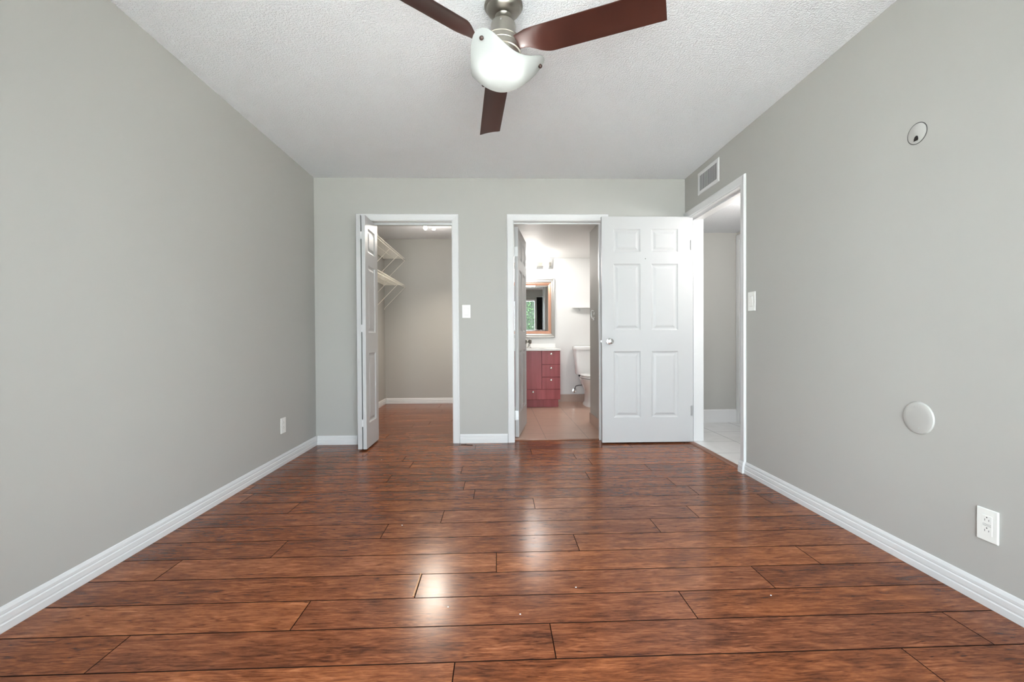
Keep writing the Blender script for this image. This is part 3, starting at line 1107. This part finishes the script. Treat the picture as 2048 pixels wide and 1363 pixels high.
decor_switch('light_switch', 'white rocker switch on the back wall right of the closet doorway', (-0.2835, YB, 1.216), (1, 0, 0), (0, -1, 0), 0.076, 0.120)
decor_switch('light_switch', 'white rocker switch on the right wall beside the hall doorway', (XR, 3.002, 1.213), (0, 1, 0), (-1, 0, 0), 0.086, 0.132)


def outlet(name, label, c, u, nrm, w, hgt, lines):
    c, u, nrm = Vector(c), Vector(u), Vector(nrm)
    def bx(bm, a0, a1, z0, z1, d0, d1, bev=0.0):
        p, q = c + u * a0 + nrm * d0, c + u * a1 + nrm * d1
        box(bm, p.x, q.x, p.y, q.y, c.z + z0, c.z + z1, bevel=bev)
    t = thing(name, label, 'outlet', c)
    bm = bmesh.new()
    bx(bm, -w / 2, w / 2, -hgt / 2, hgt / 2, 0.0005, 0.0065, 0.003)
    finish(bm, 'wall_plate', 'plate', t)
    bm = bmesh.new()
    bx(bm, -0.0170, 0.0170, -0.0340, 0.0340, 0.0055, 0.0072, 0.0004)
    f = finish(bm, 'receptacle', 'plate', t)
    for z in (0.021, -0.017):
        for a, hh in ((-0.0065, 0.0075), (0.0065, 0.006)):
            bm = bmesh.new()
            bx(bm, a - 0.0008, a + 0.0008, z - hh / 2 - 0.003, z + hh / 2 - 0.003, 0.0070, 0.0074)
            finish(bm, 'slot', 'dark', f)
        bm = bmesh.new()
        q = c + nrm * 0.0070
        lathe(bm, [(0.0022, 0.0), (0.0022, 0.0004)], axis_mtx((q.x, q.y, c.z + z + 0.0065), nrm), 12)
        finish(bm, 'slot', 'dark', f)
    if lines:
        for z in (0.0035, 0.0, -0.0035):
            bm = bmesh.new()
            bx(bm, -0.0135, 0.0135, z - 0.0004, z + 0.0004, 0.0070, 0.0074)
            finish(bm, 'button_gap', 'shadow_grey', f)
    return t


outlet('wall_outlet', 'white test-button outlet low on the right wall near the corner of the room', (XR, 1.5315, 0.2915), (0, -1, 0), (-1, 0, 0), 0.071, 0.117, True)
outlet('wall_outlet', 'small white outlet low on the left wall near the far corner', (XL, 3.463, 0.303), (0, 1, 0), (1, 0, 0), 0.078, 0.120, False)

# round plates on the right wall
cp = thing('cover_plate', 'flat round grey plate with a dark hole high on the right wall', 'cover plate', (XR, 1.807, 1.815))
bm = bmesh.new()
lathe(bm, [(0.0405, 0.0004), (0.0405, 0.0022), (0.039, 0.0030), (0, 0.0030)], axis_mtx((XR, 1.807, 1.815), (-1, 0, 0)), 48)
finish(bm, 'plate', 'plate_grey', cp, smooth=True)
bm = bmesh.new()
lathe(bm, [(0.0440, 0.0003), (0.0440, 0.0012), (0.0412, 0.0012), (0.0412, 0.0003)], axis_mtx((XR, 1.807, 1.815), (-1, 0, 0)), 48, cap=False)
finish(bm, 'rim_shade', 'shadow_grey', cp)  # dark ring paints shade into the gap round the plate
bm = bmesh.new()
pts = [(-0.010, -0.008), (0.009, -0.009), (0.0105, -0.003), (0.0095, 0.006), (0.006, 0.011), (0.0, 0.0125), (-0.005, 0.009), (-0.009, 0.002)]
for xx in (XR - 0.0031, XR - 0.0036):
    bm.faces.new([bm.verts.new((xx, 1.810 - a, 1.794 + b)) for a, b in pts])
bm.verts.ensure_lookup_table()
for i in range(8):
    j = (i + 1) % 8
    bm.faces.new((bm.verts[i], bm.verts[j], bm.verts[8 + j], bm.verts[8 + i]))
finish(bm, 'hole', 'dark', cp)
cp = thing('cover_plate', 'domed round blank plate low on the right wall above the outlet', 'cover plate', (XR, 1.794, 0.629))
bm = bmesh.new()
lathe(bm, [(0.0675, 0.0004), (0.0675, 0.003), (0.065, 0.0065), (0.059, 0.0085), (0.048, 0.0093), (0, 0.0100)], axis_mtx((XR, 1.794, 0.629), (-1, 0, 0)), 56)
finish(bm, 'plate', 'plate_grey', cp, smooth=True)
for a, z in ((0.012, 0.045), (-0.004, -0.043)):
    bm = bmesh.new()
    lathe(bm, [(0.004, 0.0088), (0.0035, 0.0108), (0, 0.0112)], axis_mtx((XR, 1.794 + a, 0.629 + z), (-1, 0, 0)), 12)
    finish(bm, 'screw', 'plate_grey', cp, smooth=True)

# air vent above the hall doorway
VY0, VY1, VZ0, VZ1 = 3.449, 3.813, 2.197, 2.386
v = thing('air_vent', 'white wall air vent with upright louvers above the hall doorway', 'air vent', (XR, (VY0 + VY1) / 2, VZ0))
bm = bmesh.new()
fwid = 0.028
def vent_path(u, d):
    return [(XR - d, VY0 + u, VZ0 + u), (XR - d, VY1 - u, VZ0 + u), (XR - d, VY1 - u, VZ1 - u), (XR - d, VY0 + u, VZ1 - u)]
prof = [(0.0, 0.0005), (0.0, 0.003), (0.006, 0.008), (fwid - 0.004, 0.009), (fwid, 0.006), (fwid, 0.0005)]
lines = [[bm.verts.new(p) for p in vent_path(u, d)] for u, d in prof]
for a, b_ in zip(lines, lines[1:] + lines[:1]):
    for k in range(4):
        k2 = (k + 1) % 4
        bm.faces.new((a[k], a[k2], b_[k2], b_[k]))
finish(bm, 'vent_frame', 'white', v)
finish(boxes((XR - 0.0012, XR - 0.0005, VY0 + fwid, VY1 - fwid, VZ0 + fwid, VZ1 - fwid)), 'duct_shade', 'shadow_grey', v)  # dark sheet paints the shade behind the louvers
nl = 19
for i in range(nl):
    yy = VY0 + fwid + 0.006 + (VY1 - VY0 - 2 * fwid - 0.012) * i / (nl - 1)
    bm = bmesh.new()
    mm = Matrix.Translation((XR - 0.0050, yy, 0)) @ Matrix.Rotation(math.radians(52), 4, 'Z')
    vs = box(bm, -0.0032, 0.0032, -0.0009, 0.0009, VZ0 + fwid, VZ1 - fwid)
    for q in vs:
        q.co = mm @ q.co
    finish(bm, 'louver', 'white', v)


# ------------------------------------------------------------------ closet
def wire_shelf(label, zs, y0, y1):
    xf, lip = -1.360, 0.040
    s = thing('wire_shelf', label, 'wire shelf', (XL, (y0 + y1) / 2, zs), 'wire shelves on the closet left wall')
    bm = bmesh.new()
    r = 0.0014
    n_w = int((y1 - y0) / 0.0254)
    for i in range(n_w + 1):
        yy = y0 + (y1 - y0) * i / n_w
        tube(bm, [(XL + 0.004, yy, zs), (xf, yy, zs), (xf + 0.004, yy, zs - lip)] if i % 4 == 0 else [(XL + 0.004, yy, zs), (xf, yy, zs)], r, 5)
    finish(bm, 'wire_deck', 'wire', s, smooth=True)
    bm = bmesh.new()
    for xx, zz, rr in ((XL + 0.006, zs - 0.003, 0.003), (XL + 0.15, zs - 0.004, 0.0028), (xf, zs - 0.003, 0.0034), (xf + 0.004, zs - lip, 0.0034)):
        tube(bm, [(xx, y0, zz), (xx, y1, zz)], rr, 8)
    finish(bm, 'rail', 'wire', s, smooth=True)
    for yy in (y1 - 0.02, y1 - 0.46, y1 - 0.92, y1 - 1.38):
        if yy < y0:
            continue
        bm = bmesh.new()
        tube(bm, [(xf + 0.002, yy, zs - lip + 0.002), (XL + 0.012, yy, zs - lip - 0.30), (XL + 0.004, yy, zs - lip - 0.325)], 0.0036, 8)
        finish(bm, 'brace', 'wire', s, smooth=True)
    for yy in (y0 + 0.05, (y0 + y1) / 2, y1 - 0.05):
        bm = bmesh.new()
        box(bm, XL + 0.0003, XL + 0.010, yy - 0.006, yy + 0.006, zs - 0.010, zs + 0.006)
        finish(bm, 'wall_clip', 'wire', s)


wire_shelf('upper white wire shelf high on the closet left wall', 2.150, 4.60, 6.585)
wire_shelf('lower white wire shelf on the closet left wall, below another', 1.757, 4.60, 6.585)

tl = thing('track_light', 'small track light with two lit spot heads on the closet ceiling', 'spotlight', (-0.84, 5.66, ZC))
finish(boxes((-1.02, -0.62, 5.645, 5.675, ZC - 0.016, ZC - 0.0005), bevel=0.003), 'track_bar', 'steel', tl)
for x, aim, watts, cone in ((-0.895, (-0.28, -0.95, -0.45), 34.0, 125), (-0.800, (0.10, -0.10, -0.98), 165.0, 132)):
    bm = bmesh.new()
    tube(bm, [(x, 5.66, ZC - 0.016), (x, 5.66, ZC - 0.04)], 0.006, 10)
    st_ = finish(bm, 'stem', 'chrome', tl, smooth=True)
    a = Vector(aim).normalized()
    p = Vector((x, 5.66, ZC - 0.062))
    bm = bmesh.new()
    lathe(bm, [(0.0, -0.026), (0.016, -0.026), (0.022, -0.012), (0.027, 0.012), (0.030, 0.030), (0.0275, 0.030), (0.024, 0.012)], axis_mtx(p, a), 24, cap=False)
    hd = finish(bm, 'lamp_head', 'chrome', tl, smooth=True)
    bm = bmesh.new()
    lathe(bm, [(0.0, 0.016), (0.024, 0.016), (0.022, 0.022), (0.012, 0.027), (0.0, 0.028)], axis_mtx(p, a), 20)
    finish(bm, 'lens', 'spot_face', hd, smooth=True)
    q = p + a * 0.05
    sl = light('closet_spot', 'SPOT', q, watts, (1.0, 0.90, 0.76), 0.050)
    sl.data.spot_size = math.radians(cone)
    sl.data.spot_blend = 1.0
    sl.rotation_euler = a.to_track_quat('-Z', 'Y').to_euler()

light('closet_fill', 'POINT', (-0.80, 5.66, 2.26), 11.0, (1.0, 0.95, 0.88), 0.07)  # extra fill added below the spot heads to brighten the closet

# ------------------------------------------------------------------ bathroom
vn = thing('vanity_cabinet', 'red stained wood vanity cabinet with four drawers beside the toilet', 'cabinet', (0.466, 6.33, 0.006))
VX0, VX1, VF = 0.070, 0.866, 6.052
finish(boxes((VX0, VX1, VF + 0.018, YC - 0.001, 0.115, 0.788)), 'cabinet_body', 'red', vn)
finish(boxes((VX0 + 0.01, VX1 - 0.022, VF + 0.065, YC - 0.001, 0.0065, 0.115)), 'toe_kick', 'red', vn)


def front(name, x0, x1, z0, z1, kx=None, kz=None):
    f = finish(boxes((x0, x1, VF, VF + 0.0175, z0, z1), bevel=0.002), name, 'red', vn)
    if kx is not None:
        bm = bmesh.new()
        lathe(bm, [(0.006, -0.001), (0.006, 0.008), (0.010, 0.013), (0.0145, 0.018), (0.0145, 0.022), (0.010, 0.026), (0, 0.0275)], axis_mtx((kx, VF, kz), (0, -1, 0)), 18)
        k = finish(bm, 'knob', 'chrome', f, smooth=True)


front('door', VX0 + 0.004, 0.335, 0.262, 0.785)
front('door', 0.339, 0.604, 0.262, 0.785)
front('drawer', 0.612, VX1 - 0.003, 0.602, 0.785, 0.737, 0.745)
front('drawer', 0.612, VX1 - 0.003, 0.430, 0.596, 0.736, 0.551)
front('drawer', 0.612, VX1 - 0.003, 0.262, 0.424, 0.735, 0.386)
front('drawer', VX0 + 0.004, VX1 - 0.003, 0.119, 0.256, 0.486, 0.224)
ct = thing('countertop', 'white sink top with a low backsplash on the red vanity', 'countertop', (0.466, 6.32, 0.7885))
finish(boxes((VX0 - 0.012, VX1 + 0.008, 6.036, YC - 0.001, 0.7885, 0.815), bevel=0.004), 'top', 'counter', ct)
finish(boxes((VX0 - 0.012, VX1 + 0.004, YC - 0.022, YC - 0.001, 0.8152, 0.878), bevel=0.003), 'backsplash', 'counter', ct)
bm = bmesh.new()
lathe(bm, [(0.20, 0.0), (0.205, 0.003), (0.19, 0.0045), (0.17, 0.0015), (0.0, 0.0012)], Matrix.Translation((0.466, 6.29, 0.8150)) @ Matrix.Scale(0.72, 4, (0, 1, 0)), 40)
finish(bm, 'basin', 'porcelain', ct, smooth=True)

fa = thing('faucet', 'small chrome faucet at the back of the white sink top', 'faucet', (0.466, 6.47, 0.8155))
bm = bmesh.new()
lathe(bm, [(0.0, 0.0), (0.045, 0.0), (0.044, 0.006), (0.030, 0.014), (0.021, 0.03), (0.019, 0.055), (0.0, 0.057)], Matrix.Translation((0.466, 6.47, 0.8155)), 24)
finish(bm, 'faucet_base', 'chrome', fa, smooth=True)
bm = bmesh.new()
tube(bm, [(0.466, 6.47, 0.860), (0.466, 6.44, 0.882), (0.466, 6.39, 0.888), (0.466, 6.345, 0.880), (0.466, 6.335, 0.862)], 0.011, 12)
finish(bm, 'spout', 'chrome', fa, smooth=True)
bm = bmesh.new()
lathe(bm, [(0.016, 0.0), (0.021, 0.012), (0.021, 0.03), (0.012, 0.036), (0.0, 0.037)], Matrix.Translation((0.466, 6.475, 0.872)), 20)
finish(bm, 'handle', 'chrome', fa, smooth=True)

# framed mirror
MX0, MX1, MZ0, MZ1 = 0.075, 0.864, 0.967, 1.846
mr = thing('wall_mirror', 'rectangular mirror in a wide silver frame with a copper tinted liner above the sink', 'mirror', ((MX0 + MX1) / 2, YC, MZ0))


def frame_ring(name, prof, m):
    bm = bmesh.new()
    L_ = [[bm.verts.new(p) for p in ((MX0 + u, YC - d, MZ0 + u), (MX1 - u, YC - d, MZ0 + u), (MX1 - u, YC - d, MZ1 - u), (MX0 + u, YC - d, MZ1 - u))] for u, d in prof]
    for a, b_ in zip(L_, L_[1:] + L_[:1]):
        for k in range(4):
            k2 = (k + 1) % 4
            bm.faces.new((a[k], a[k2], b_[k2], b_[k]))
    return finish(bm, name, m, mr)


frame_ring('frame', [(0.0, 0.001), (0.0, 0.018), (0.006, 0.026), (0.016, 0.028), (0.024, 0.024), (0.034, 0.030), (0.046, 0.033), (0.054, 0.028), (0.060, 0.022), (0.060, 0.001)], 'silver_frame')
cl = frame_ring('liner', [(0.060, 0.001), (0.060, 0.024), (0.068, 0.026), (0.088, 0.019), (0.098, 0.016), (0.100, 0.012), (0.100, 0.001)], 'copper_tint')
cl['label'] = 'inner liner with a copper reflection in its colour'
bm = bmesh.new()
G0, G1 = 0.100, 0.120
ring = [[bm.verts.new(p) for p in ((MX0 + u, YC - d, MZ0 + u), (MX1 - u, YC - d, MZ0 + u), (MX1 - u, YC - d, MZ1 - u), (MX0 + u, YC - d, MZ1 - u))] for u, d in ((G0, 0.002), (G0, 0.0075), (G1, 0.0105))]
for a, b_ in zip(ring[:-1], ring[1:]):
    for k in range(4):
        k2 = (k + 1) % 4
        bm.faces.new((a[k], a[k2], b_[k2], b_[k]))
bm.faces.new(ring[-1])
bm.faces.new(list(reversed(ring[0])))
finish(bm, 'mirror_glass', 'mirror', mr)

# vanity light bar
vl = thing('vanity_light', 'chrome light bar with bright glass shades above the mirror', 'wall lamp', (0.466, YC, 2.06))
finish(boxes((0.100, 0.834, YC - 0.022, YC - 0.001, 1.995, 2.135), bevel=0.004), 'back_plate', 'chrome', vl)
finish(boxes((0.13, 0.81, YC - 0.040, YC - 0.022, 2.028, 2.086), bevel=0.004), 'cross_bar', 'nickel', vl)
for x in (0.205, 0.380, 0.555, 0.735):
    bm = bmesh.new()
    lathe(bm, [(0.016, 0.0), (0.016, 0.03), (0.0, 0.03)], axis_mtx((x, YC - 0.038, 2.058), (0, -1, 0)), 16)
    so = finish(bm, 'socket', 'chrome', vl, smooth=True)
    bm = bmesh.new()
    lathe(bm, [(0.0, 0.060), (0.026, 0.060), (0.030, 0.052), (0.030, -0.055), (0.026, -0.062), (0.0, -0.062)], Matrix.Translation((x, YC - 0.098, 2.055)), 20)
    finish(bm, 'shade', 'vanity_shade', so, smooth=True)
light('vanity_glow', 'POINT', (0.47, 6.20, 1.95), 21.0, (1.0, 0.96, 0.91), 0.15)

# toilet
TX = 1.338
to = thing('toilet', 'white two-piece toilet half hidden behind the bathroom partition', 'toilet', (TX, 6.2, 0.006))


def loft(bm, secs, n=36, cap0=True, cap1=True):
    """secs = [(cx, cy, rx, ry_front, ry_back, z, power)] superellipse sections"""
    rings = []
    for (cx, cy, rx, rf, rb, z, pw) in secs:
        ring = []
        for i in range(n):
            a = 2 * PI * i / n
            c_, s_ = math.cos(a), math.sin(a)
            xx = math.copysign(abs(c_) ** (2 / pw), c_) * rx
            yy = math.copysign(abs(s_) ** (2 / pw), s_) * (rb if s_ > 0 else rf)
            ring.append(bm.verts.new((cx + xx, cy + yy, z)))
        rings.append(ring)
    for a, b_ in zip(rings[:-1], rings[1:]):
        for i in range(n):
            j = (i + 1) % n
            bm.faces.new((a[i], a[j], b_[j], b_[i]))
    if cap0:
        bm.faces.new(list(reversed(rings[0])))
    if cap1:
        bm.faces.new(rings[-1])


bm = bmesh.new()
loft(bm, [(TX, 6.485, 0.175, 0.075, 0.075, 0.425, 6), (TX, 6.485, 0.185, 0.085, 0.085, 0.445, 6), (TX, 6.485, 0.200, 0.092, 0.090, 0.60, 7), (TX, 6.485, 0.215, 0.100, 0.095, 0.785, 7)])
tk = finish(bm, 'tank', 'porcelain', to, smooth=True, angle=50)
bm = bmesh.new()
loft(bm, [(TX, 6.482, 0.221, 0.108, 0.098, 0.786, 7), (TX, 6.482, 0.225, 0.112, 0.100, 0.795, 7), (TX, 6.482, 0.225, 0.112, 0.100, 0.826, 7), (TX, 6.482, 0.218, 0.105, 0.095, 0.838, 7), (TX, 6.482, 0.19, 0.08, 0.07, 0.841, 7)])
finish(bm, 'tank_lid', 'porcelain', to, smooth=True, angle=50)
bm = bmesh.new()
loft(bm, [(TX, 6.22, 0.115, 0.20, 0.24, 0.0065, 3), (TX, 6.22, 0.110, 0.195, 0.235, 0.03, 3), (TX, 6.20, 0.098, 0.16, 0.24, 0.06, 2.6), (TX, 6.19, 0.095, 0.15, 0.25, 0.16, 2.4), (TX, 6.16, 0.120, 0.20, 0.28, 0.25, 2.3),
          (TX, 6.12, 0.165, 0.25, 0.31, 0.33, 2.3), (TX, 6.10, 0.182, 0.265, 0.32, 0.385, 2.4), (TX, 6.10, 0.184, 0.268, 0.38, 0.402, 2.6), (TX, 6.10, 0.17, 0.25, 0.37, 0.408, 2.6)])
finish(bm, 'bowl', 'porcelain', to, smooth=True, angle=60)
bm = bmesh.new()
loft(bm, [(TX, 6.10, 0.178, 0.262, 0.22, 0.4125, 2.4), (TX, 6.10, 0.186, 0.272, 0.225, 0.417, 2.4), (TX, 6.10, 0.186, 0.272, 0.225, 0.428, 2.4), (TX, 6.10, 0.18, 0.265, 0.22, 0.432, 2.4)])
finish(bm, 'seat', 'porcelain', to, smooth=True, angle=60)
bm = bmesh.new()
loft(bm, [(TX, 6.10, 0.180, 0.266, 0.222, 0.437, 2.4), (TX, 6.10, 0.186, 0.272, 0.226, 0.441, 2.4), (TX, 6.10, 0.184, 0.270, 0.225, 0.453, 2.4), (TX, 6.10, 0.15, 0.22, 0.19, 0.461, 2.4)])
finish(bm, 'seat_lid', 'porcelain', to, smooth=True, angle=60)
bm = bmesh.new()
lathe(bm, [(0.0, -0.03), (0.030, -0.03), (0.034, -0.015), (0.030, 0.0), (0.016, 0.002)], Matrix.Translation((1.225, 6.47, 0.425)), 18)
finish(bm, 'tank_bolt', 'rubber', to, smooth=True)

va = thing('water_valve', 'chrome shutoff valve and dark hose low on the wall beside the toilet', 'valve', (1.154, YC, 0.175))
bm = bmesh.new()
lathe(bm, [(0.034, 0.0005), (0.032, 0.006), (0.012, 0.010), (0.010, 0.045), (0.0, 0.045)], axis_mtx((1.154, YC, 0.172), (0, -1, 0)), 22)
finish(bm, 'valve_body', 'chrome', va, smooth=True)
bm = bmesh.new()
lathe(bm, [(0.006, 0.045), (0.020, 0.048), (0.024, 0.056), (0.020, 0.064), (0.0, 0.066)], axis_mtx((1.154, YC, 0.172), (0, -1, 0)), 18)
finish(bm, 'valve_handle', 'chrome', va, smooth=True)
bm = bmesh.new()
tube(bm, [(1.154, 6.562, 0.175), (1.156, 6.562, 0.215), (1.170, 6.561, 0.243), (1.205, 6.560, 0.255), (1.255, 6.559, 0.258), (1.285, 6.556, 0.268), (1.300, 6.55, 0.30), (1.300, 6.54, 0.36), (1.297, 6.53, 0.424)], 0.0065, 10)
finish(bm, 'supply_hose', 'braid', va, smooth=True)

sh = thing('wall_shelf', 'thin white shelf on the bathroom wall above the toilet tank', 'shelf', (1.36, YC, 1.41))
bm = bmesh.new()
out_ = [(1.600, YC - 0.001), (1.128, YC - 0.001), (1.128, 6.545), (1.150, 6.515), (1.22, 6.508), (1.33, 6.495), (1.40, 6.492), (1.600, 6.508)]
va_ = [bm.verts.new((x, y, 1.408)) for x, y in out_]
vb_ = [bm.verts.new((x, y, 1.415)) for x, y in out_]
bm.faces.new(list(reversed(va_)))
bm.faces.new(vb_)
for i in range(len(out_)):
    j = (i + 1) % len(out_)
    bm.faces.new((va_[i], va_[j], vb_[j], vb_[i]))
finish(bm, 'shelf_board', 'counter', sh)
for x in (1.235, 1.52):
    bm = bmesh.new()
    box(bm, x - 0.012, x + 0.012, YC - 0.012, YC - 0.001, 1.362, 1.407)
    box(bm, x - 0.008, x + 0.008, YC - 0.055, YC - 0.012, 1.397, 1.407)
    finish(bm, 'bracket', 'steel', sh)

hk = thing('robe_hook', 'small white robe hook on the bathroom partition wall', 'hook', (PX, 4.752, 1.16))
bm = bmesh.new()
lathe(bm, [(0.0, 0.0005), (0.018, 0.0005), (0.018, 0.005), (0.014, 0.008), (0, 0.009)], axis_mtx((PX, 4.752, 1.225), (-1, 0, 0)), 20)
finish(bm, 'back_plate', 'plate', hk, smooth=True)
bm = bmesh.new()
tube(bm, [(PX - 0.008, 4.752, 1.255), (PX - 0.030, 4.752, 1.262), (PX - 0.036, 4.752, 1.245), (PX - 0.034, 4.752, 1.20), (PX - 0.024, 4.752, 1.175), (PX - 0.010, 4.752, 1.172), (PX - 0.006, 4.752, 1.19)], 0.005, 8)
finish(bm, 'hook_arm', 'plate', hk, smooth=True)
bm = bmesh.new()
bmesh.ops.create_uvsphere(bm, u_segments=14, v_segments=8, radius=0.010, matrix=Matrix.Translation((PX - 0.0101, 4.752, 1.160)))
finish(bm, 'hook_tip', 'plate', hk, smooth=True)

# ------------------------------------------------------------------ bits on the floor
bm = bmesh.new()
tube(bm, [(-0.335, 4.030, 0.0035), (-0.30, 4.022, 0.003), (-0.26, 4.006, 0.003), (-0.226, 3.998, 0.0035)], 0.0026, 6)
tag(finish(bm, 'hair_pin', 'pin', smooth=True), 'thin dark pin lying on the floor below the back wall switch', 'hair pin')
bm = bmesh.new()
vs = box(bm, -0.003, 0.003, 0.0, 0.158, 0.0003, 0.0035)
for q in vs:
    q.co.x += -0.322 + (0.0015 if q.co.y > 0.1 else 0)
    q.co.y += 1.668
tag(finish(bm, 'wood_sliver', 'splinter'), 'pale bare wood sliver in a plank joint near the middle of the floor', 'wood sliver')
for i, (x, y) in enumerate(((-0.183, 1.592), (0.075, 1.541), (-0.93, 3.55), (-0.50, 2.30), (0.30, 1.70), (1.02, 1.62))):
    bm = bmesh.new()
    bmesh.ops.create_icosphere(bm, subdivisions=1, radius=0.0032, matrix=Matrix.Translation((x, y, 0.0025)) @ Matrix.Diagonal((1.0, 0.9, 0.5, 1)))
    tag(finish(bm, 'crumb', 'crumb', smooth=True), 'tiny white crumb lying on the wood floor', 'crumb', 'white crumbs scattered on the floor')

for o in bpy.data.objects:
    if '_org' in o:
        del o['_org']
